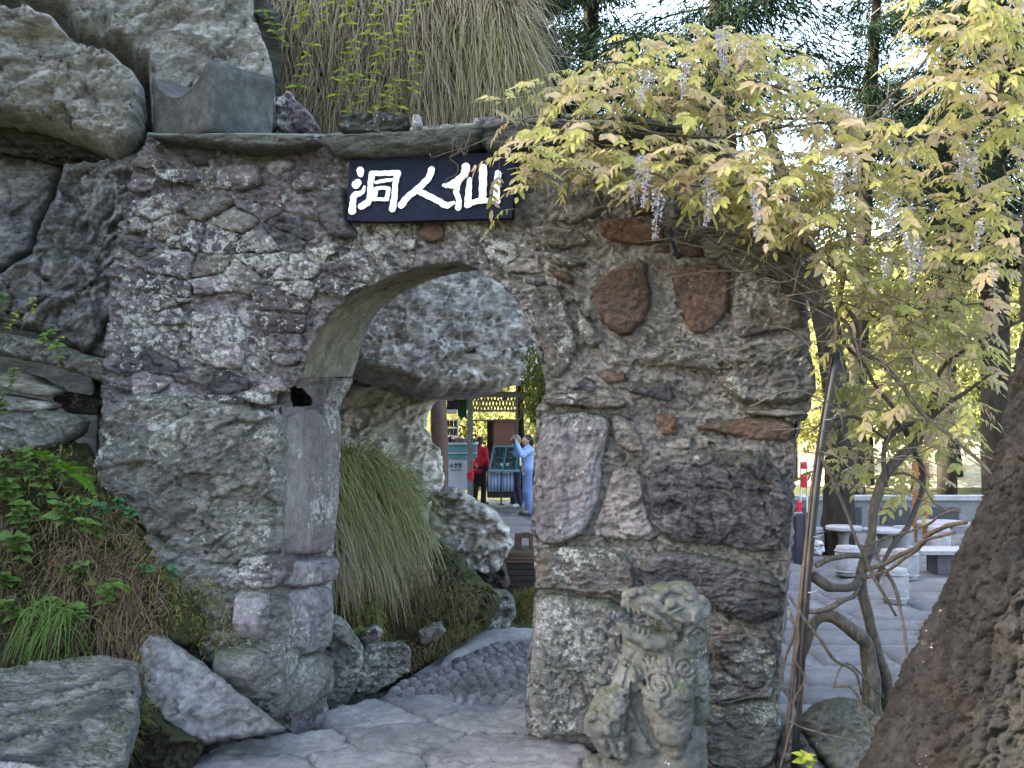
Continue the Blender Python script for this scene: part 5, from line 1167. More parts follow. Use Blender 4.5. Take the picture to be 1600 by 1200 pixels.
# rack with red bags at the pier's right edge
D0 = 16.0
v = P(1251, 850, D0); rk = thing('bag_rack', 'thin steel rack on a dark bin at the right edge of the pier', 'rack', (v.x, D0, 0))
b = MB(); a, c = P(1241, 801, D0), P(1261, 857, D0); b.box(((a.x + c.x) / 2, D0 + .15, (a.z - .03) / 2), (c.x - a.x, .3, a.z + .0), bev=.03); b.build('bin', M['bin_dark'], rk)
b = MB()
for px in (1251, 1261): b.tube([P(px, 801, D0 + .1), P(px, 722, D0 + .1)], .014, 6)
b.tube([P(1251, 722, D0 + .1), P(1266, 720, D0 + .1)], .014, 6); b.tube([P(1250, 776, D0 + .1), P(1262, 776, D0 + .1)], .012, 6); b.build('rod', M['steel'], rk)
b = MB(); bx(b, 1261, 719, 1272, 727, D0, .02); b.build('tag', M['paper_white'], rk)
for i, (y0, y1) in enumerate(((722, 733), (740, 762))):
    b = MB(); a = P(1256.5, (y0 + y1) / 2, D0 + .05); b.box((a.x, a.y, a.z), (.085, .08, (y1 - y0) * D0 / F), bev=.02); b.build('hanging_bag', M['bag_red'], label='%s red bag hanging on the steel rack' % ('upper small' if i == 0 else 'lower larger'), cat='bag')
b = MB(); bx(b, 1247, 784, 1253, 800, D0, .08, bev=.01); b.build('carton', M['jacket_red'], label='small red carton on the dark bin', cat='carton')
boulder('plastic_sack', 'white crumpled plastic sack by the foot of the court trunk', [(1271, 848), (1279, 843), (1287, 849), (1288, 859), (1281, 869), (1272, 866)], 16.0, .10, 'sack_white', cat='sack', back=.12, amp=.05, fr=7, step=1.2)
# ================================================================ VEGETATION
def blades(roots, dirs, L, w, droop, tint, segs=4, side=None):
    """curved ribbons, all at once"""
    n = len(roots); L = np.broadcast_to(L, n)[:, None]; w = np.broadcast_to(w, n)[:, None]; droop = np.broadcast_to(droop, n)[:, None]
    d = dirs / np.linalg.norm(dirs, axis=1)[:, None]
    if side is None: side = np.stack([nr.normal(1, .5, n), nr.normal(0, .5, n), nr.normal(0, .15, n)], 1)
    side = side - d * (side * d).sum(1)[:, None]; side /= np.linalg.norm(side, axis=1)[:, None]
    V = np.zeros((n, (segs + 1) * 2, 3))
    for k in range(segs + 1):
        t = k / segs; c = roots + d * L * t + np.array([0, 0, -1.0]) * droop * L * t * t; ww = w * (1 - t) ** .6 * .5 + .0005
        V[:, 2 * k] = c - side * ww; V[:, 2 * k + 1] = c + side * ww
    b = (np.arange(n) * (segs + 1) * 2)[:, None]; fs = [np.stack([b[:, 0] + 2 * k, b[:, 0] + 2 * k + 1, b[:, 0] + 2 * k + 3, b[:, 0] + 2 * k + 2], 1) for k in range(segs)]
    return V.reshape(-1, 3), [np.vstack(fs)], np.repeat(tint, (segs + 1) * 2)
def pts_in(poly, n):
    p = np.array(poly, float); out = []
    lo, hi = p.min(0), p.max(0)
    while len(out) < n:
        q = nr.uniform(lo, hi, (n * 2, 2)); out.extend(q[inside(q[:, 0], q[:, 1], p)])
    return np.array(out[:n])
def grass(name, label, groups, mat, cat='grass'):
    """groups: (polygon, depth map, count, length, dir, spread, droop, width)"""
    Vs, Fs, Ts, off = [], [], [], 0
    for poly, Df, n, L, d, spr, dr, w in groups:
        q = pts_in(poly, n); R0 = PA(q[:, 0], q[:, 1], Df(q[:, 0], q[:, 1]) if callable(Df) else Df); R0[:, 1] += nr.normal(0, .05, n)
        clump = fbm(R0 * 3.0, 2, 3)[:, None]
        D_ = np.array(d)[None] + nr.normal(0, spr, (n, 3)) + clump * np.array([.5, .1, .2])
        V_, f_, t_ = blades(R0, D_, L * nr.uniform(.55, 1.15, n), w * nr.uniform(.6, 1.3, n), dr * nr.uniform(.6, 1.4, n), (nr.uniform(0, .8, n) * .6 + .4 * (clump[:, 0] * .5 + .5)) % 1)
        Vs.append(V_); Ts.append(t_); Fs.append(f_[0] + off); off += len(V_)
    return put(name, make_mesh(name, np.vstack(Vs), [np.vstack(Fs)], M[mat], True, np.concatenate(Ts)), label=label, kind='stuff', cat=None)
# hanging grass of the steep bank above the wall
grass('hanging_grass', 'long dry grass hanging down the steep bank above the wall', [
    ([(385, -20), (640, -60), (690, 60), (670, 180), (430, 200)], 10.9, 5600, .55, (.05, -.35, .10), .62, 1.0, .011),
    ([(620, -40), (800, -60), (812, 60), (828, 150), (800, 200), (680, 190), (650, 90)], 11.15, 4800, .7, (.18, -.4, .15), .45, 1.0, .014),
    ([(430, 60), (800, 60), (820, 190), (440, 195)], 11.25, 2600, .55, (.05, -.45, -.2), .3, .9, .014)], 'grass_dry')
grass('hanging_grass', 'greener grass tufts hanging among the dry grass of the bank', [
    ([(690, 20), (790, 10), (820, 120), (770, 150), (700, 110)], 11.0, 2000, .6, (.35, -.4, .3), .5, .9, .010),
    ([(430, 0), (560, -40), (640, 0), (600, 60), (440, 100)], 11.15, 1300, .55, (.0, -.4, .2), .5, .95, .010)], 'grass_green')
# big grass clump seen through the arch
gD = lambda x, y: 10.35 + (x - 620) * .006 - (y - 800) * .0022
grass('grass_clump', 'big arching clump of green and straw grass inside the arch', [
    ([(495, 710), (560, 700), (615, 730), (650, 770), (655, 805), (610, 815), (495, 790)], gD, 2300, .50, (.34, -.5, .50), .42, .95, .012),
    ([(500, 700), (590, 705), (650, 770), (655, 820), (560, 815)], gD, 320, .75, (.45, -.4, .75), .5, .9, .009),
    ([(495, 740), (610, 765), (665, 800), (672, 850), (600, 870), (495, 850)], gD, 800, .38, (.26, -.5, .25), .42, 1.0, .011)], 'grass_green')
grass('grass_clump', 'straw coloured dead grass hanging below the green clump', [
    ([(495, 780), (590, 780), (668, 820), (676, 868), (620, 890), (500, 880)], lambda x, y: gD(x, y) - .12, 1900, .38, (.2, -.45, -.05), .38, 1.0, .012)], 'grass_dry')
grass('moss_grass', 'short bright mossy grass on the bank beside the path', [
    ([(500, 900), (600, 900), (690, 915), (760, 920), (700, 990), (620, 1010), (520, 1000)], 9.95, 1500, .12, (.05, -.4, .5), .4, .6, .008),
    ([(515, 930), (590, 940), (600, 1000), (560, 1010), (520, 980)], 9.5, 900, .16, (.05, -.4, .2), .3, .9, .008),
    ([(640, 1020), (690, 985), (750, 970), (700, 1010), (650, 1045)], 9.9, 500, .12, (0, -.4, .5), .4, .5, .008),
    ([(800, 935), (835, 925), (838, 978), (803, 978)], 11.8, 420, .26, (.0, -.2, .9), .3, .6, .010)], 'bright_grass')
# undergrowth of the left bank
bankD = lambda x, y: 7.35 - (y - 850) * .0016
grass('dead_twigs', 'reddish brown dead stems and litter matted on the left bank', [
    ([(0, 800), (180, 790), (260, 880), (260, 990), (180, 1010), (0, 1010)], bankD, 900, .16, (.1, -.5, .0), 1.0, .5, .006),
    ([(80, 850), (190, 870), (200, 920), (110, 920)], bankD, 450, .2, (.2, -.5, .1), 1.0, .6, .005),
    ([(150, 900), (240, 900), (250, 1010), (160, 1010)], bankD, 220, .26, (.0, -.35, -.6), .4, .5, .006)], 'dead_twig')
grass('moss_grass', 'dark moss and fine grass covering the left bank', [
    ([(-20, 700), (120, 690), (230, 830), (300, 960), (240, 1010), (-20, 1040)], bankD, 2600, .06, (.05, -.5, .4), .9, .5, .007),
    ([(170, 1050), (220, 1010), (240, 1100), (200, 1190), (170, 1180)], 6.7, 500, .09, (.05, -.4, .3), .4, .6, .006),
    ([(250, 900), (330, 900), (400, 1020), (380, 1080), (300, 1000)], 7.40, 1300, .03, (.05, -.5, .3), .5, .5, .008)], 'bright_grass')
grass('grass_tuft', 'pale green tuft of long drooping grass on the left bank', [
    ([(50, 945), (110, 940), (120, 970), (60, 975)], 6.95, 150, .34, (.0, -.45, .5), .5, 1.2, .006)], 'nettle_leaf')
grass('litter', 'brown dead stems and straw littering the bank inside the arch', [
    ([(520, 890), (690, 890), (770, 925), (700, 985), (600, 1010), (530, 990)], 9.9, 900, .16, (.1, -.5, .1), 1.0, .5, .006),
    ([(560, 1010), (640, 1000), (700, 985), (640, 1050), (570, 1090)], 9.35, 350, .12, (.1, -.5, .0), 1.0, .5, .006)], 'dead_twig')
# --- leafy plants
def leaf_mesh(name, L, Wd, mat, fold=.25, bend=.3, n=5, shape=(0, .72, 1, .72, .34, 0), tint=0.0):
    V, fs = [], []
    for i in range(n + 1):
        t = i / n; w = np.interp(t, np.linspace(0, 1, len(shape)), shape) * Wd / 2; z = -bend * L * t * t
        V += [(-w, L * t, z + fold * w), (0, L * t, z), (w, L * t, z + fold * w)]
    for i in range(n):
        a = i * 3; fs += [(a, a + 1, a + 4, a + 3), (a + 1, a + 2, a + 5, a + 4)]
    return make_mesh(name, V, fs, M[mat], True, [tint] * len(V))
LEAF = {k: [leaf_mesh('leaf', L * s, Wd * s, k, f, bd, 5, sh) for s, bd in ((1, .25), (.8, .45), (1.15, .15))] for k, (L, Wd, f, sh) in
        dict(nettle_leaf=(.105, .075, .22, (.08, .85, 1, .72, .36, 0)), pale_shrub_leaf=(.085, .045, .3, (.05, .6, 1, .8, .4, 0)), ivy_leaf=(.085, .085, .15, (.3, 1, .9, .7, .35, 0))).items()}
def plant(name, label, cat, base, H, nl, lk, sway=.25, group=None, tilt=(0, -.35), sc=1.0, stem_r=.0035):
    root = thing(name, label, cat, tuple(base), group)
    top_ = Vector((tilt[0] + rnd.uniform(-sway, sway), tilt[1] + rnd.uniform(-sway, sway) * .5, 1)).normalized() * H
    pts = [base, base + top_ * .5 + Vector((rnd.uniform(-.04, .04), 0, .03)), base + top_]
    c = spline(pts, 4); b = MB(); b.tube(c, np.linspace(stem_r, stem_r * .5, len(c)), 5); b.build('stem', M['twig'], root, smooth=True)
    a = rnd.uniform(0, 6.28)
    for i in range(nl):
        t = .30 + .70 * (i + .5) / nl; p = Vector(c[min(len(c) - 1, int(t * (len(c) - 1)))])
        a += 2.4; o = put('leaf', rnd.choice(LEAF[lk]), root); s = sc * rnd.uniform(.75, 1.25) * (1.1 - .3 * t)
        yv = Vector((math.cos(a), math.sin(a) * .8 - .3, rnd.uniform(-.15, .45))).normalized(); zv = (Vector((0, -.55, 1)) + Vector((rnd.uniform(-.4, .4), rnd.uniform(-.4, .4), 0))); zv = (zv - yv * zv.dot(yv)).normalized(); xv = yv.cross(zv)
        Mx = Matrix((xv, yv, zv)).transposed().to_4x4(); Mx.translation = p; Mx = Mx @ Matrix.Scale(s, 4)
        o.matrix_basis = Mx; o.matrix_parent_inverse = wm(root).inverted()
    return root
nb_spots = [(20, 770), (48, 735), (75, 760), (100, 735), (30, 820), (60, 800), (95, 800), (128, 790), (22, 700 + 60), (150, 820), (80, 842), (40, 860), (118, 850), (12, 905), (55, 900), (100, 905), (140, 895), (165, 940), (75, 950), (128, 960), (160, 985), (205, 820), (185, 850), (200, 880), (25, 960), (10, 840), (112, 770), (66, 720), (15, 735), (150, 860)]
seen_ = set()
for i, (px, py) in enumerate(nb_spots):
    base = P(px, py + 28, bankD(px, py) - .02); sz = 'large ' if py > 880 else ''
    row = ['at the top of', 'high in', 'in the middle of', 'low in', 'at the bottom of'][(py > 745) + (py > 795) + (py > 850) + (py > 925)]
    colm = ['at the left picture edge', 'a little in from the left edge', 'below the fern', 'beside the lichened boulder'][(px > 35) + (px > 85) + (px > 135)]
    lb_ = 'broad leaved weed %s the thicket, %s' % (row, colm)
    if lb_ in seen_: continue
    seen_.add(lb_)
    plant('nettle_plant', lb_, 'plant', base, rnd.uniform(.18, .32), rnd.randint(14, 19), 'nettle_leaf', group='weeds of the left bank', sc=rnd.uniform(.75, 1.05), sway=.5)
for i, (px, py) in enumerate(((195, 805), (160, 800), (178, 790), (235, 895), (262, 900))):
    plant('ivy_plant', ('dark creeper with heart shaped leaves under the fern', 'dark creeper leaves left of the fern tip', 'dark creeper between the fern and the boulder', 'dark creeper low beside the boulder crack', 'lowest dark creeper on the mossy rock')[i], 'plant', P(px, py + 14, 7.25), .13, 7, 'ivy_leaf', group='dark creepers by the left boulder', sc=.8)
for i, (px, py, w_) in enumerate(((30, 520, 'upper'), (70, 545, 'drooping'), (10, 500, 'upper'), (88, 560, 'drooping'), (18, 610, 'lower'), (12, 650, 'lower'), (45, 505, 'upper'), (105, 575, 'drooping'))):
    plant('cliff_sprig', 'light green sprig over the left cliff, ' + ('topmost but one', 'arching out the farthest above the ledge', 'topmost at the picture edge', 'with the outer tip over the hollow', 'left of the hollow stones', 'lowest by the greenish stone', 'middle one of the upper tuft', 'lying on the mossy ledge')[i], 'plant', P(px - 12, py + 10, 7.55), .26, 13, 'pale_shrub_leaf' if i % 3 == 0 else 'nettle_leaf', sway=.5, group='leafy sprigs over the left cliff', tilt=(.5, -.5), sc=.62)
# ferns
def fern(label, base, dirs):
    root = thing('fern', label, 'fern', tuple(base))
    for dx, dy, dz, L in dirs:
        b = MB(); c = spline([base, base + Vector((dx, dy, dz)) * L * .5, base + Vector((dx, dy, dz - .35)) * L], 6); b.tube(c, np.linspace(.003, .001, len(c)), 4)
        n = 15; side = Vector((dx, dy, 0)).cross(Vector((0, 0, 1))).normalized()
        for i in range(1, n):
            t = i / n; p = Vector(c[int(t * (len(c) - 1))]); fw = Vector((dx, dy, dz)).normalized(); ll = L * .34 * math.sin(math.pi * (t * .85 + .12))
            for s in (-1, 1):
                d = (side * s + fw * .45 + Vector((0, -.1, -.15))).normalized() * ll; w = fw * ll * .16
                b.add([p - w * .4, p + d * .5 - w + Vector((0, 0, .004)), p + d, p + d * .5 + w * .8, p + w * .4], [(0, 1, 2, 3, 4)], .3 * rnd.random())
        b.build('frond', M['fern_leaf'], root, smooth=True)
fern('bright green fern with fronds spread beside the lichened boulder', P(112, 740, 7.1), [(.7, -.5, -.05, .26), (.5, -.6, .35, .25), (-.2, -.7, .5, .24), (.85, -.3, -.4, .22), (.1, -.6, .7, .2)])
fern('small fern below the reddish dead stems on the bank', P(180, 915, 7.0), [(.7, -.5, .1, .18), (-.5, -.6, .3, .17), (.2, -.6, .5, .16)])
fern('little fern among the nettles near the hollow', P(70, 720, 7.3), [(.7, -.5, .3, .2), (-.5, -.6, .3, .18), (.1, -.6, .6, .2)])
# yellow green shrub twigs in front of the hanging grass
for i, (px, py, tx) in enumerate(((470, 150, -.2), (455, 60, .1), (520, 110, .4), (500, 40, .2), (560, 60, .5), (590, 120, .3), (600, 40, .6), (530, 180, .5), (580, 175, .4), (450, 100, -.4), (630, 165, .3), (545, 25, .1), (480, 20, -.1), (650, 130, .6), (500, 195, -.2), (610, 85, .4), (660, 60, .3), (470, 95, .3), (570, 90, .2), (440, 30, .3), (665, 180, .2), (520, 140, .3), (560, 15, .4))):
    lb_ = 'yellow green leafed twig %s, %s' % (('at the top of the bank', 'halfway up the bank', 'near the wall top', 'right behind the coping')[(py > 50) + (py > 115) + (py > 160)], ('beside the big pale boulder', 'left of the middle', 'in the middle', 'toward the green tuft')[(px > 490) + (px > 540) + (px > 595)])
    if lb_ in seen_: continue
    seen_.add(lb_); plant('shrub_twig', lb_, 'shrub', P(px - 10, py + 40, 10.2), rnd.uniform(.5, .85), 20, 'pale_shrub_leaf', sway=.7, group='yellow green twigs before the hanging grass', tilt=(tx, -.1), sc=1.25, stem_r=.005)
plant('weed', 'bright yellow green weed at the bottom edge by the boulder', 'plant', P(1262, 1206, 6.3), .12, 9, 'pale_shrub_leaf', tilt=(-.2, -.3), sc=1.0)
plant('weed', 'small dark leaf rosette at the ditch below the left jamb', 'plant', P(560, 1000, 9.2), .12, 8, 'nettle_leaf', tilt=(0, -.3), sc=.6)
# ivy and moss on the right inside of the arch: a hanging shrubby clump
q = pts_in([(826, 556), (842, 540), (866, 590), (862, 640), (848, 670), (822, 640), (818, 600)], 900); R0 = PA(q[:, 0], q[:, 1], 9.6) + np.stack([nr.normal(0, .03, 900), nr.normal(0, .10, 900), nr.normal(0, .03, 900)], 1)
V_, f_, t_ = blades(R0, np.array([[0, -.3, -.5]]) + nr.normal(0, .5, (900, 3)), nr.uniform(.04, .10, 900), .014, .3, nr.uniform(0, 1, 900), 2)
put('hanging_moss', make_mesh('hanging_moss', V_, f_, M['moss_frond'], True, t_), label='dark green fronds hanging inside the right of the arch', kind='stuff')

# ================================================================ boulder at the right foot and the pine in the foreground
boulder('boulder', 'big smooth boulder between the pier and the pine trunk', [(1244, 1120), (1275, 1098), (1310, 1085), (1350, 1100), (1380, 1130), (1400, 1180), (1390, 1235), (1330, 1235), (1290, 1200), (1262, 1165)], 7.3, .3, 'statue_stone', cat='boulder', group='stones at the right foot', back=.6, p=2.4, amp=.03, fr=3, lean=.3)
boulder('boulder', 'dark stone wedged under the smooth boulder at the pier', [(1215, 1150), (1250, 1140), (1285, 1195), (1320, 1235), (1215, 1235)], 7.15, .14, 'stone_dark', cat='boulder', group='stones at the right foot', back=.5, amp=.03, fr=4)
def pine():
    root = thing('pine_tree', 'thick leaning pine trunk with flaky reddish grey bark at the right edge', 'tree', (2.75, 5.0, -.3))
    ax = spline([Vector((2.40, 5.0, -.6)), Vector((2.46, 5.0, .2)), Vector((2.56, 5.0, 1.2)), Vector((2.70, 5.0, 2.3)), Vector((2.86, 5.1, 3.6)), Vector((3.1, 5.2, 6.0)), Vector((3.2, 5.3, 10.0)), Vector((3.2, 5.4, 15))], 24)
    z = ax[:, 2]; edge = [1262, 1372, 1410, 1452, 1512, 1568, 1610, 1650, 1680]
    ez = CZ + (HY - np.array([1400, 1200, 1100, 1000, 850, 700, 480, 350, 200])) * 5 / F
    pxe = np.interp(z, ez, edge); rad = np.hypot(ax[:, 0], ax[:, 1]) * np.sin(np.arctan2(ax[:, 0], ax[:, 1]) - np.arctan((pxe - 800) / F)); r29 = float(np.interp(2.6, z, rad)); rad = np.where(z > 2.6, np.interp(z, [2.6, 6, 10, 15], [r29, r29 * .92, .28, .1]), rad)
    zz = np.concatenate([np.arange(-.6, 4.2, .009), np.arange(4.2, 15, .25)])
    c = np.stack([np.interp(zz, z, ax[:, k]) for k in range(3)], 1); r = np.interp(zz, z, rad)
    na = 420; a = np.linspace(0, 2 * math.pi, na, endpoint=False)
    d = np.stack([np.cos(a), np.sin(a), 0 * a], 1)
    V = c[:, None] + d[None] * r[:, None, None]
    p = V.reshape(-1, 3)
    q_ = p * np.array([11, 11, 5.0]); q_ = q_ + .45 * np.stack([vn(q_ * 1.1, 1), vn(q_ * 1.1, 2), vn(q_ * 1.1, 3)], -1)
    v1, e1 = facet(q_, 5); v2, e2 = facet(q_ * np.array([2.2, 2.2, 2.8]), 15); v3, e3 = facet(q_ * 5.2, 25)
    h = .030 * np.clip(e1 * 4.5, 0, 1) ** .7 + .016 * v1 + .013 * v2 + .012 * v3 - .012 * np.exp(-e2 * 14) - .006 * np.exp(-e3 * 12) + .006 * fbm(p * 30, 3, 7) + .04 * fbm(p * 1.3, 2, 9)
    V = (p + np.repeat(np.tile(d, (len(c), 1)), 1, 0) * h[:, None])
    put('trunk', make_mesh('trunk', V, [grid_faces(len(c), na).reshape(-1, 4), ], M['pine_bark']), root)
    return root
def ring_faces(nz, na):
    i, j = np.meshgrid(np.arange(nz - 1), np.arange(na), indexing='ij'); i, j = i.ravel(), j.ravel(); j1 = (j + 1) % na
    return np.stack([i * na + j, i * na + j1, (i + 1) * na + j1, (i + 1) * na + j], 1)
def grid_faces_(n, m): return ring_faces(n, m)
_gf = grid_faces; grid_faces = grid_faces_; pine_root = pine(); grid_faces = _gf

# ================================================================ poles and vines
def px_tube(b, pts, r, n=7, per=5):
    c = spline([P(*q) for q in pts], per); rr = np.interp(np.linspace(0, 1, len(c)), np.linspace(0, 1, len(np.atleast_1d(r))), np.atleast_1d(r)); b.tube(c, rr, n)
b = MB(); px_tube(b, [(1308, 552, 7.0), (1283, 700, 7.0), (1262, 900, 7.0), (1241, 1200, 7.0)], [.026], 12); b.build('pole', M['black_paint'], smooth=True, label='black painted pole leaning beside the right edge of the pier', cat='pole')
b = MB(); px_tube(b, [(1330, 340, 7.05), (1312, 470, 7.05), (1302, 560, 7.05), (1276, 720, 7.06), (1255, 900, 7.06), (1226, 1190, 7.06)], [.019, .017, .016], 10); b.build('pole', M['rusty_rod'], smooth=True, label='thin rusty brown rod tied behind the black pole', cat='pole')
b = MB()
for py, D_ in ((655, 7.0), (925, 7.0), (838, 7.0)):
    x_ = 1308 - (py - 552) * .103; px_tube(b, [(x_ - 8, py + 1, D_ - .02), (x_, py, D_ - .04), (x_ + 8, py - 3, D_ - .02)], [.004], 5)
b.build('wire_tie', M['stool_stone'], label='pale wire tied around the black pole', cat='wire')
b = MB(); px_tube(b, [(1250, 205, 7.2), (1300, 207, 7.2), (1352, 211, 7.2), (1600, 216, 7.3)], [.016], 8); b.build('trellis_bar', M['black_paint'], smooth=True, label='dark horizontal bar carrying the vine right of the wall', cat='bar')
b = MB(); px_tube(b, [(1180, 300, 7.0), (1225, 345, 7.0), (1270, 390, 7.0), (1330, 440, 7.2)], [.015], 8); b.build('trellis_bar', M['black_paint'], smooth=True, label='dark slanting bar under the yellow leaves', cat='bar')
b = MB(); px_tube(b, [(1345, 200, 7.3), (1342, 260, 7.3), (1338, 340, 7.3)], [.012], 8); b.build('trellis_bar', M['black_paint'], smooth=True, label='short dark upright bar behind the yellow leaves', cat='bar')
b = MB(); px_tube(b, [(1048, 358, 6.95), (1053, 385, 6.9), (1060, 405, 6.9)], [.012], 8); b.build('hose', M['plaque_navy'], smooth=True, label='short dark blue hose end hanging above the red stone', cat='hose')
wist = thing('wisteria_vine', 'yellow leaved wisteria with twisted stems and pale flower clusters over the right of the wall', 'vine', (2.4, 7.4, -.1))
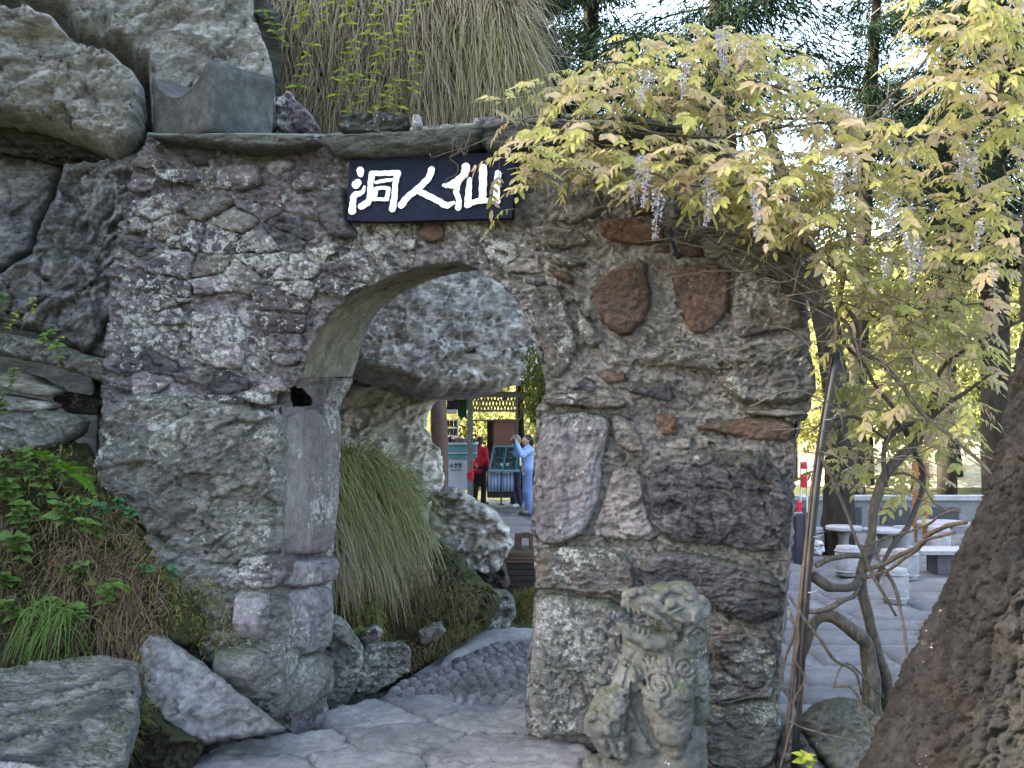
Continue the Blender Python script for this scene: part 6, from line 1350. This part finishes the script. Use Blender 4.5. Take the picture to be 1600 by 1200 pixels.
STEMS = [  # traced stems: points, radii, material
 ([(1372, 1165, 7.35), (1360, 1108, 7.3), (1358, 1025, 7.25), (1342, 992, 7.2), (1312, 967, 7.15), (1292, 962, 7.15), (1271, 979, 7.12), (1258, 1017, 7.1), (1250, 1060, 7.1)], [.065, .06, .055, .05, .045, .045, .035, .03, .02], 'vine_bark'),
 ([(1400, 1140, 7.5), (1390, 1100, 7.45), (1379, 1046, 7.4), (1367, 1000, 7.35), (1354, 950, 7.3), (1346, 900, 7.3), (1360, 837, 7.3), (1367, 792, 7.3), (1383, 742, 7.35), (1425, 700, 7.4), (1455, 640, 7.4), (1462, 600, 7.4)], [.05, .045, .042, .04, .036, .033, .03, .03, .035, .036, .028, .02], 'vine_bark'),
 ([(1269, 900, 7.05), (1285, 912, 7.05), (1300, 918, 7.1), (1333, 914, 7.2), (1352, 890, 7.3), (1365, 850, 7.3)], [.035, .034, .03, .026, .022, .018], 'vine_bark_dark'),
 ([(1262, 955, 7.0), (1300, 945, 7.05), (1330, 928, 7.15), (1350, 905, 7.3)], [.016, .018, .016, .012], 'vine_bark'),
 ([(1275, 884, 7.0), (1300, 872, 7.1), (1340, 868, 7.2), (1365, 862, 7.3)], [.016, .018, .02, .016], 'vine_bark'),
 ([(1283, 700, 6.95), (1287, 717, 6.95), (1325, 808, 7.0), (1367, 900, 7.05), (1400, 962, 7.1)], [.009, .010, .011, .011, .009], 'vine_bark'),
 ([(1371, 865, 7.2), (1396, 908, 7.15), (1408, 958, 7.1), (1415, 1012, 7.0), (1412, 1040, 6.9)], [.012, .013, .013, .012, .010], 'vine_bark'),
 ([(1352, 890, 7.2), (1417, 862, 6.9), (1470, 829, 6.5), (1492, 818, 6.3), (1510, 814, 6.2)], [.014, .015, .016, .015, .012], 'vine_bark'),
 ([(1348, 905, 7.2), (1400, 880, 7.0), (1440, 852, 6.7), (1492, 832, 6.3)], [.010, .011, .011, .010], 'vine_bark'),
 ([(1340, 850, 7.2), (1400, 838, 7.0), (1460, 812, 6.7), (1500, 795, 6.4)], [.008] * 4, 'vine_bark'),
 ([(1233, 929, 6.95), (1254, 962, 6.9), (1292, 1017, 6.9), (1333, 1054, 6.95), (1346, 1085, 7.0)], [.010, .011, .011, .011, .010], 'vine_bark'),
 ([(1304, 1073, 6.9), (1329, 1077, 6.9), (1346, 1104, 6.9), (1365, 1162, 6.85)], [.008, .009, .010, .009], 'vine_bark'),
 ([(1302, 1075, 6.9), (1318, 1040, 6.95), (1345, 1060, 7.0), (1380, 1090, 7.1)], [.006, .007, .007, .006], 'vine_bark'),
 ([(1232, 950, 6.9), (1240, 985, 6.88), (1226, 1030, 6.88), (1222, 1070, 6.86), (1244, 1110, 6.85), (1230, 1150, 6.8), (1220, 1200, 6.75)], [.008, .009, .009, .009, .009, .009, .007], 'vine_bark'),
 ([(1212, 1080, 6.86), (1215, 1110, 6.85), (1250, 1140, 6.8), (1300, 1148, 6.75), (1345, 1160, 6.75)], [.007, .007, .007, .006, .005], 'vine_bark'),
 ([(1205, 1062, 6.8), (1185, 1085, 6.8), (1150, 1100, 6.8), (1120, 1102, 6.8)], [.006, .006, .005, .004], 'vine_bark'),
 ([(1230, 960, 6.9), (1248, 990, 6.86), (1242, 1030, 6.86), (1256, 1060, 6.86), (1243, 1095, 6.86)], [.007] * 5, 'vine_bark'),
 ([(1050, 372, 6.75), (1110, 385, 6.8), (1180, 395, 6.9), (1233, 447, 6.95), (1310, 500, 6.95), (1340, 540, 6.95), (1400, 592, 6.95), (1450, 650, 6.9), (1533, 722, 6.7), (1560, 760, 6.6)], [.006, .009, .011, .013, .014, .014, .013, .012, .010, .007], 'vine_bark'),
 ([(1080, 362, 6.8), (1160, 372, 6.85), (1240, 410, 6.9), (1290, 460, 6.95), (1330, 500, 7.0), (1345, 560, 7.05)], [.006, .009, .012, .014, .014, .010], 'vine_bark'),
 ([(1065, 355, 6.9), (1160, 400, 6.95), (1230, 432, 7.0), (1330, 545, 7.1), (1400, 640, 7.2), (1412, 670, 7.2)], [.006, .008, .010, .011, .012, .010], 'vine_bark_dark'),
 ([(1100, 392, 6.8), (1150, 402, 6.85), (1210, 428, 6.9), (1215, 470, 6.9), (1222, 515, 6.85)], [.005, .007, .007, .006, .004], 'vine_bark'),
 ([(1170, 455, 6.85), (1230, 440, 6.9), (1300, 470, 6.95), (1380, 495, 7.0), (1450, 480, 7.0), (1600, 470, 6.9)], [.005, .006, .007, .007, .007, .005], 'vine_bark'),
 ([(1610, 346, 7.2), (1554, 340, 7.2), (1507, 346, 7.2), (1480, 361, 7.2), (1503, 398, 7.25), (1507, 440, 7.3), (1503, 480, 7.35)], [.022, .024, .024, .022, .024, .022, .016], 'vine_bark_dark'),
 ([(1480, 361, 7.2), (1462, 390, 7.3), (1445, 420, 7.3), (1430, 400, 7.3), (1424, 350, 7.3), (1435, 300, 7.3)], [.018, .018, .016, .014, .012, .010], 'vine_bark_dark'),
 ([(1402, 640, 7.2), (1412, 665, 7.3), (1450, 655, 7.35), (1500, 620, 7.3), (1560, 580, 7.2)], [.016, .024, .02, .014, .008], 'vine_bark_dark'),
 ([(1412, 668, 7.3), (1385, 690, 7.3), (1380, 720, 7.3), (1385, 760, 7.3)], [.02, .018, .016, .014], 'vine_bark_dark'),
 ([(1415, 670, 7.4), (1425, 700, 7.5), (1445, 740, 7.6), (1430, 800, 7.6), (1400, 850, 7.5), (1370, 910, 7.4)], [.018, .02, .02, .018, .018, .015], 'vine_bark_dark'),
 ([(1310, 667, 7.1), (1325, 655, 7.15), (1355, 660, 7.2), (1385, 690, 7.3)], [.010, .012, .012, .010], 'vine_bark_dark'),
 ([(1275, 556, 7.1), (1290, 555, 7.05), (1306, 555, 7.0)], [.010, .010, .010], 'vine_bark_dark'),
 ([(1080, 152, 7.0), (1130, 165, 7.0), (1200, 182, 7.05), (1290, 186, 7.1), (1345, 205, 7.2)], [.006, .008, .009, .010, .010], 'vine_bark'),
 ([(1180, 118, 7.0), (1240, 160, 7.05), (1290, 190, 7.1), (1340, 240, 7.2), (1370, 270, 7.2)], [.006, .009, .010, .012, .010], 'vine_bark'),
 ([(1150, 185, 7.0), (1230, 196, 7.05), (1300, 192, 7.1), (1345, 208, 7.2), (1400, 170, 7.2), (1450, 130, 7.1)], [.006, .009, .010, .012, .010, .006], 'vine_bark'),
 ([(1345, 205, 7.2), (1400, 260, 7.2), (1440, 320, 7.2), (1480, 360, 7.2)], [.014, .014, .013, .014], 'vine_bark_dark'),
 ([(1600, 235, 7.1), (1540, 215, 7.1), (1470, 205, 7.15), (1400, 210, 7.2), (1345, 205, 7.2)], [.008, .010, .012, .012, .012], 'vine_bark'),
 ([(1160, 250, 6.9), (1200, 300, 6.9), (1190, 350, 6.85), (1180, 390, 6.8)], [.006, .008, .008, .005], 'vine_bark'),
 ([(1340, 205, 7.15), (1270, 250, 6.9), (1200, 285, 6.7), (1100, 290, 6.5), (980, 265, 6.4), (880, 262, 6.35), (815, 275, 6.4)], [.012, .012, .010, .008, .007, .005, .003], 'vine_bark'),
 ([(1340, 205, 7.2), (1250, 150, 7.1), (1150, 120, 7.0), (1050, 110, 6.9), (950, 100, 6.9), (900, 140, 6.9), (850, 160, 6.9)], [.012, .010, .008, .008, .006, .004, .003], 'vine_bark'),
 ([(1345, 210, 7.2), (1420, 120, 7.0), (1480, 60, 6.9), (1540, 10, 6.8), (1580, -40, 6.8)], [.012, .010, .009, .008, .006], 'vine_bark'),
 ([(1240, 195, 7.0), (1100, 215, 6.85), (980, 205, 6.8), (900, 190, 6.9), (830, 185, 7.1), (765, 212, 7.1), (720, 232, 7.1)], [.010, .008, .007, .006, .005, .004, .003], 'vine_bark'),
 ([(1462, 600, 7.4), (1480, 560, 7.4), (1540, 530, 7.2), (1600, 500, 7.0)], [.018, .016, .014, .012], 'vine_bark'),
 ([(1385, 742, 7.35), (1420, 740, 7.3), (1470, 790, 7.1), (1500, 800, 6.9)], [.010, .010, .008, .006], 'vine_bark'),
]
for pts, rr, m in STEMS:
    c = spline([P(*q) for q in pts], 8); k = np.arange(len(c)); ph = rnd.uniform(0, 6)
    c[1:-1] += (np.stack([vn(c * 5, 1), vn(c * 5, 2), vn(c * 5, 3)], -1) * .022)[1:-1]
    b = MB(); r_ = np.interp(np.linspace(0, 1, len(c)), np.linspace(0, 1, len(rr)), rr) * (1 + .18 * vn(c * 9, 6)); b.tube(c, r_, 9 if max(rr) > .02 else 6); b.build('stem', M[m], wist, smooth=True)
# fine twigs
b = MB()
for i in range(340):
    zone = rnd.choice([[(860, 120), (1330, 100), (1340, 330), (900, 300)], [(1280, 180), (1590, 60), (1590, 460), (1320, 480)], [(1280, 450), (1540, 430), (1500, 800), (1300, 760)], [(1050, 330), (1280, 350), (1330, 520), (1180, 440)]])
    q = pts_in(zone, 1)[0]; D_ = rnd.uniform(6.6, 7.4); p = P(q[0], q[1], D_); L = rnd.uniform(.2, .7); a = rnd.uniform(-.4, 3.5)
    d = Vector((math.cos(a), rnd.uniform(-.4, .4), math.sin(a) * .7)); b.tube(spline([p, p + d * L * .5 + Vector((0, 0, rnd.uniform(-.06, .08))), p + d * L + Vector((0, 0, -.1 * L))], 4), [.0035] * 8 + [.0015], 4)
b.build('fine_twigs', M['twig'], wist, smooth=True, kind='stuff')
b = MB()      # the curled tendril hanging over the plaque
px_tube(b, [(735, 208, 7.18), (725, 232, 7.16), (703, 246, 7.2), (715, 258, 7.2), (713, 272, 7.2), (698, 280, 7.2), (698, 292, 7.2), (712, 296, 7.2), (716, 284, 7.2), (706, 276, 7.2)], [.004, .003, .0025], 5)
px_tube(b, [(790, 212, 7.1), (783, 235, 7.12), (780, 255, 7.15), (780, 278, 7.2)], [.004, .0035, .003], 5)
px_tube(b, [(722, 232, 7.15), (700, 238, 7.12), (676, 246, 7.1), (672, 240, 7.1)], [.0025], 4)
for i in range(9): px_tube(b, [(718, 230, 7.15), (718 + rnd.uniform(-12, 12), 230 + rnd.uniform(-14, 12), 7.1), (718 + rnd.uniform(-18, 18), 230 + rnd.uniform(-20, 16), 7.08)], [.0025], 4)
b.build('tendril', M['vine_bark'], wist, smooth=True)
# compound leaves
def comp_leaf(nlf, L, lf, mat, seed, droop):
    r = random.Random(seed); b = MB(); n = 7
    c = spline([Vector((0, 0, 0)), Vector((0, L * .5, -.02 * L)), Vector((0, L, -droop * L))], 6); b.tube(c, np.linspace(.0022, .001, len(c)), 4, tint=.62)
    prs = [(i + 1) / (nlf // 2 + .6) for i in range(nlf // 2)]
    sp_ = []
    for t in prs:
        for s in (-1, 1): sp_.append((t, s))
    sp_.append((1.0, 0))
    for t, s in sp_:
        p = Vector(c[min(len(c) - 1, int((.18 + .82 * t) * (len(c) - 1)))]); l_ = lf * r.uniform(.8, 1.15) * (.75 + .4 * t)
        d = Vector((s * 1.0, .45 if s else 1, -r.uniform(.45, 1.2))).normalized(); sd = d.cross(Vector((0, 1, .3)) if s else Vector((1, 0, 0)).cross(d)).normalized() if s else Vector((1, 0, 0))
        up = sd.cross(d); w = l_ * .21; tn = r.uniform(0, .16); V = []
        prof = ((0, .1), (.22, .85), (.5, 1.0), (.78, .6), (1.0, .0))
        for tt, k in prof:
            q_ = p + d * l_ * tt + Vector((0, 0, -.12 * l_ * tt * tt)); V += [q_ - sd * w * k + up * .25 * w * k, q_, q_ + sd * w * k + up * .25 * w * k]
        b.add(V, [(3 * i + j, 3 * i + j + 1, 3 * i + j + 4, 3 * i + j + 3) for i in range(4) for j in (0, 1)], tn)
    return b
CL = [comp_leaf(nl, L, lf, 'wisteria_leaf', 10 + i, dr) for i, (nl, L, lf, dr) in enumerate(((9, .24, .085, .35), (11, .28, .078, .5), (7, .19, .095, .25), (11, .26, .07, .75), (9, .21, .08, .55), (7, .15, .06, .3)))]
CLM = [b.mesh('leaf', M['wisteria_leaf'], True) for b in CL]
ZW = [([(800, 215), (870, 190), (960, 215), (1060, 225), (1220, 240), (1330, 300), (1320, 360), (1220, 350), (1120, 330), (1000, 300), (900, 280), (810, 300)], 300, (6.25, 6.95)),
      ([(880, 130), (960, 60), (1080, 40), (1180, 50), (1240, 90), (1300, 160), (1330, 220), (1180, 200), (1000, 190), (900, 185)], 290, (6.5, 7.3)),
      ([(1290, 160), (1400, 190), (1500, 180), (1600, 160), (1600, 440), (1480, 400), (1380, 330), (1300, 330)], 230, (6.3, 7.2)),
      ([(1420, 10), (1480, -20), (1610, -20), (1610, 180), (1500, 180), (1440, 120)], 150, (6.1, 6.9)),
      ([(1290, 360), (1480, 380), (1560, 480), (1540, 560), (1380, 520), (1310, 470)], 210, (6.7, 7.6)),
      ([(1320, 520), (1540, 500), (1530, 660), (1480, 720), (1330, 640)], 190, (6.9, 8.2)),
      ([(1300, 600), (1500, 600), (1490, 760), (1400, 780), (1310, 740)], 140, (7.6, 9.0)),
      ([(1140, 240), (1290, 225), (1345, 330), (1330, 430), (1250, 400), (1180, 350)], 85, (6.4, 7.0)),
      ([(770, 240), (830, 230), (850, 320), (790, 330)], 8, (6.5, 6.7)),
      ([(740, 170), (870, 100), (900, 160), (800, 195)], 20, (6.8, 7.3))]
leaves = []
for poly, n, (d0, d1) in ZW:
    q = pts_in(poly, n)
    for (x_, y_) in q: leaves.append((x_, y_, rnd.uniform(d0, d1)))
mats_ = []
for (x_, y_, D_) in leaves:
    a = rnd.uniform(0, 2 * math.pi); yv = Vector((math.cos(a), math.sin(a) * .8 - .25, rnd.uniform(-.25, .45))).normalized(); zv = Vector((rnd.uniform(-.3, .3), -.35 + rnd.uniform(-.3, .3), 1)); zv = (zv - yv * zv.dot(yv)).normalized(); xv = yv.cross(zv)
    Mx = Matrix((xv, yv, zv)).transposed().to_4x4(); Mx.translation = P(x_, y_, D_); mats_.append((D_, Mx @ Matrix.Scale(rnd.uniform(.58, 1.02), 4), rnd.randrange(len(CL))))
mats_.sort(key=lambda t: t[0])
for D_, Mx, k in mats_[:300]:
    o = bpy.data.objects.new('leaf', CLM[k]); C.objects.link(o); o.parent = wist; o.matrix_parent_inverse = wm(wist).inverted(); o.matrix_basis = Mx
def scatter(name, protos, items, mat, parent=None, **k):
    Vs, Fs, Ts, off = [], [], [], 0
    pr = [(np.concatenate(b.v), np.concatenate(b.t), b.f) for b in protos]
    for Mx, i, tn in items:
        V, T, f = pr[i]; A = np.array(Mx); Vs.append(V @ A[:3, :3].T + A[:3, 3]); Ts.append(T + tn); Fs += [[a + off for a in q_] for q_ in f]; off += len(V)
    return put(name, make_mesh(name, np.vstack(Vs), Fs, mat, True, np.concatenate(Ts)), parent, **k)
scatter('leaf_mass', CL, [(Mx, k, rnd.random()) for D_, Mx, k in mats_[300:]], M['wisteria_leaf'], wist, kind='stuff')
# flower clusters
def raceme(L, seed):
    r = random.Random(seed); b = MB(); b.tube([(0, 0, 0), (0, 0, -L)], .0025, 4)
    for i in range(int(L * 230)):
        t = r.random(); a = r.uniform(0, 6.28); rr = .045 * (1 - .75 * t) * r.uniform(.6, 1.1) + .006; p = Vector((math.cos(a) * rr, math.sin(a) * rr, -L * t)); s = .016 * r.uniform(.7, 1.2) * (1 - .45 * t)
        u = Vector((r.gauss(0, 1), r.gauss(0, 1), r.gauss(0, 1))).normalized(); v = u.orthogonal().normalized(); tn = r.random()
        b.tube([(0, 0, -L * t + .01), p], .001, 3, False, tn); b.add([p - u * s, p - v * s * .7, p + u * s, p + v * s * .7, p + u.cross(v) * s * .5], [(0, 1, 4), (1, 2, 4), (2, 3, 4), (3, 0, 4)], tn)
    return b.mesh('flower_cluster', M['wisteria_flower'], True)
RM = [raceme(L, i) for i, L in enumerate((.24, .30, .20, .34))]
for i, (px, py) in enumerate(((1000, 250), (1012, 275), (985, 290), (1030, 305), (1105, 285), (1118, 305), (1178, 305), (1185, 322), (1160, 75), (1130, 50), (1120, 65), (1400, 315), (1420, 330), (1395, 345), (1410, 360), (1430, 372), (1440, 395), (1535, 350), (1550, 425), (1310, 275), (1340, 260), (1070, 105), (1500, 250), (1515, 240), (1010, 120), (1240, 110), (1385, 410))):
    o = bpy.data.objects.new('flower_cluster', RM[i % 4]); C.objects.link(o); o.parent = wist; o.matrix_parent_inverse = wm(wist).inverted()
    o.location = P(px, py - 8, rnd.uniform(5.95, 6.35)); o.rotation_euler = (rnd.uniform(-.25, .25), rnd.uniform(-.25, .25), rnd.uniform(0, 6)); s = rnd.uniform(.55, .85); o.scale = (s, s, s)

# ================================================================ trees of the background
def conifer(label, base, H, r0, lean=(0, 0), nl=46, z0=.2, Lmax=3.0, n=170, mat='conifer', seed=0, spray=(.22, .034), name='conifer_tree', droop=.35, group='dark conifers behind the gate'):
    r = random.Random(seed); g = np.random.default_rng(seed); base = Vector(base); root = thing(name, label, 'tree', tuple(base), group)
    top_ = base + Vector((lean[0], lean[1], H)); tp = [base, base.lerp(top_, .4) + Vector((r.uniform(-.15, .15), 0, 0)), base.lerp(top_, .75), top_]
    bark_trunk('trunk', tp, [r0, r0 * .8, r0 * .45, .03], M['far_bark'], na=14, per=8, amp=.03, fr=4, seed=seed, parent=root)
    lb = MB(); Vs, Ds, Ls = [], [], []
    for i in range(nl):
        t = z0 + (1 - z0) * (i + r.random()) / nl; p = base.lerp(top_, t); a = r.uniform(0, 6.28); L = Lmax * (1 - .72 * (t - z0) / (1 - z0)) * r.uniform(.55, 1.15)
        d = Vector((math.cos(a), math.sin(a), r.uniform(-.1, .25))); e = p + d * L + Vector((0, 0, -droop * L * .6)); c = spline([p, p + d * L * .5 + Vector((0, 0, .02)), e], 5); lb.tube(c, np.linspace(.05, .012, len(c)) * (L / Lmax), 5)
        m = int(3.4 * n * L / Lmax); tt = g.uniform(.15, 1.05, m); ii = np.clip((tt * (len(c) - 1)).astype(int), 0, len(c) - 1)
        sp2 = .10 + .16 * L * (1 - np.abs(tt - .6)); off = g.normal(0, 1, (m, 3)) * np.stack([sp2, sp2, sp2 * .45], 1)
        Vs.append(c[ii] + off); Ds.append(np.array([d.x, d.y, -.35])[None] * .6 + off * np.array([1.6, 1.6, .6]) + g.normal(0, .35, (m, 3)) + np.array([0, 0, -.35])); Ls.append(g.uniform(.6, 1.3, m) * spray[0])
    lb.build('limbs', M['far_bark'], root, smooth=True)
    R0 = np.vstack(Vs); Dd = np.vstack(Ds); LL = np.concatenate(Ls)
    tint = np.clip(.5 + .5 * fbm(R0 * 1.2, 2, seed), 0, .999) * .7 + g.uniform(0, .3, len(R0))
    V_, f_, t_ = blades(R0, Dd, LL, spray[1], .35, tint, 2, g.normal(0, 1, (len(R0), 3)))
    put('crown', make_mesh('crown', V_, f_, M[mat], True, t_), root)
    return root
conifer('straight dark conifer whose trunk rises left of the bright gap', P(925, 640, 24.0) * 1 + Vector((0, 0, -2.4)), 17, .30, z0=.33, nl=60, Lmax=2.6, seed=1)
conifer('dense conifer with drooping boughs at the top centre right', P(1120, 640, 22.0) + Vector((0, 0, -2.4)), 16, .35, z0=.42, nl=60, Lmax=3.6, n=220, seed=2)
conifer('tall conifer leaning left behind the pale sky gap', P(1335, 640, 27.0) + Vector((0, 0, -2.4)), 18, .24, z0=.45, nl=40, Lmax=2.4, n=130, seed=3, lean=(.8, 0))
conifer('dark conifer partly hidden by the pine trunk at the right', P(1560, 640, 23.0) + Vector((0, 0, -2.4)), 15, .34, z0=.34, nl=64, Lmax=3.4, n=200, seed=4)
conifer('small bushy conifer beyond the shoulder of the grassy bank', P(845, 640, 19.0) + Vector((0, 0, -2.2)), 9.6, .16, z0=.60, nl=34, Lmax=1.5, n=170, seed=6)
conifer('dark conifer with spread boughs at the top right', P(1480, 640, 28.0) + Vector((0, 0, -2.4)), 18, .26, z0=.40, nl=64, Lmax=3.6, n=200, seed=9)
bark_trunk('court_tree', [P(1308, 870, 17.0) + Vector((0, 0, -.2)), P(1310, 780, 17.0), P(1312, 680, 17.0), P(1300, 560, 17.2), P(1262, 400, 17.4), P(1215, 250, 17.8), P(1160, 110, 18.3)], [.28, .235, .22, .19, .15, .09, .02], M['far_bark'], na=40, per=14, amp=.03, label='stout grey green trunk standing in the court behind the black pole', cat='tree')
# sunlit broadleaf trees beyond the court
def broadleaf(label, base, H, crown_r, seed, mat='sunny_leaf', n=5200, size=.19, z0=.24, group='sunlit trees beyond the court', name='broadleaf_tree'):
    g = np.random.default_rng(seed); r = random.Random(seed); base = Vector(base); root = thing(name, label, 'tree', tuple(base), group)
    tb = MB(); limbs = []
    tb.tube(spline([base, base + Vector((r.uniform(-.2, .2), 0, H * .3)), base + Vector((r.uniform(-.4, .4), r.uniform(-.3, .3), H * .75))], 5), np.linspace(.16, .05, 11), 8)
    tb.build('trunk', M['far_bark'], root, smooth=True); lb = MB(); cs = []
    for i in range(26):
        a, t = r.uniform(0, 6.28), r.uniform(z0, .95); L = crown_r * (1 - (2 * t - 1) ** 2 * .55) * r.uniform(.5, 1.05)
        p = base + Vector((0, 0, H * min(t, .75) * .85)); e = base + Vector((math.cos(a) * L, math.sin(a) * L, H * t)); lb.tube(spline([p, p.lerp(e, .5) + Vector((0, 0, .15)), e], 4), np.linspace(.05, .01, 9), 5); cs += [np.array(p.lerp(e, .6)), np.array(e), np.array(e)]
    lb.build('limbs', M['far_bark'], root, smooth=True)
    cs = np.array(cs); k = g.integers(0, len(cs), n); R0 = cs[k] + g.normal(0, 1, (n, 3)) * np.array([.42, .42, .32]) * crown_r * .42
    V_, f_, t_ = blades(R0, g.normal(0, 1, (n, 3)) + np.array([0, 0, -.4]), g.uniform(.6, 1.3, n) * size, size * .6, .2, np.clip(.5 + .4 * fbm(R0 * 1.1, 2, seed) + g.normal(0, .12, n), 0, .999), 2, g.normal(0, 1, (n, 3)))
    put('crown', make_mesh('crown', V_, f_, M[mat], True, t_), root)
for i, (px, D_, H, cr, lb) in enumerate(((1300, 33, 7.0, 2.2, 'sunlit yellow green tree glimpsed left of the black pole'), (1360, 36, 9.0, 2.9, 'sunlit tree behind the twisted vine stems'), (1430, 34, 8.6, 2.9, 'sunlit tree above the orange brown posts'), (1500, 37, 9.5, 3.0, 'sunlit tree close to the pine trunk'), (1560, 33, 8.4, 2.8, 'sunlit tree mostly behind the pine trunk'),
        (745, 36, 2.9, 1.9, 'sunlit yellow bush seen through the stall'), (790, 40, 4.5, 2.2, 'sunlit bush behind the boarded stall panel'), (890, 42, 11, 2.6, 'bright tree in the gap beyond the wall top'), (960, 46, 12, 3.0, 'bright far tree behind the straight conifer'), (705, 38, 3.2, 1.8, 'sunlit bush behind the dark shelf'), (1240, 38, 6.5, 2.6, 'sunlit tree showing at the right edge of the pier'))):
    broadleaf(lb, Vector(((px - 800) * D_ / F, D_, -.3)), H, cr, 40 + i)
# far wood on the hillside, one mass
g = np.random.default_rng(3); n = 26000; X = g.uniform(-30, 60, n); Y = g.uniform(48, 80, n); R0 = np.stack([X, Y, hillz(X, Y) + g.uniform(0, 1, n) ** .7 * (4.0 + 1.5 * vn(np.stack([X / 4, Y / 4, 0 * X], -1), 2))], 1)
V_, f_, t_ = blades(R0, g.normal(0, 1, (n, 3)), g.uniform(.5, 1.1, n) * .6, .40, .2, np.clip(.5 + .45 * fbm(R0 * .4, 2, 1), 0, .999), 2, g.normal(0, 1, (n, 3)))
put('far_wood', make_mesh('far_wood', V_, f_, M['sunny_far'], True, t_), label='sunlit far wood on the hillside', kind='stuff')
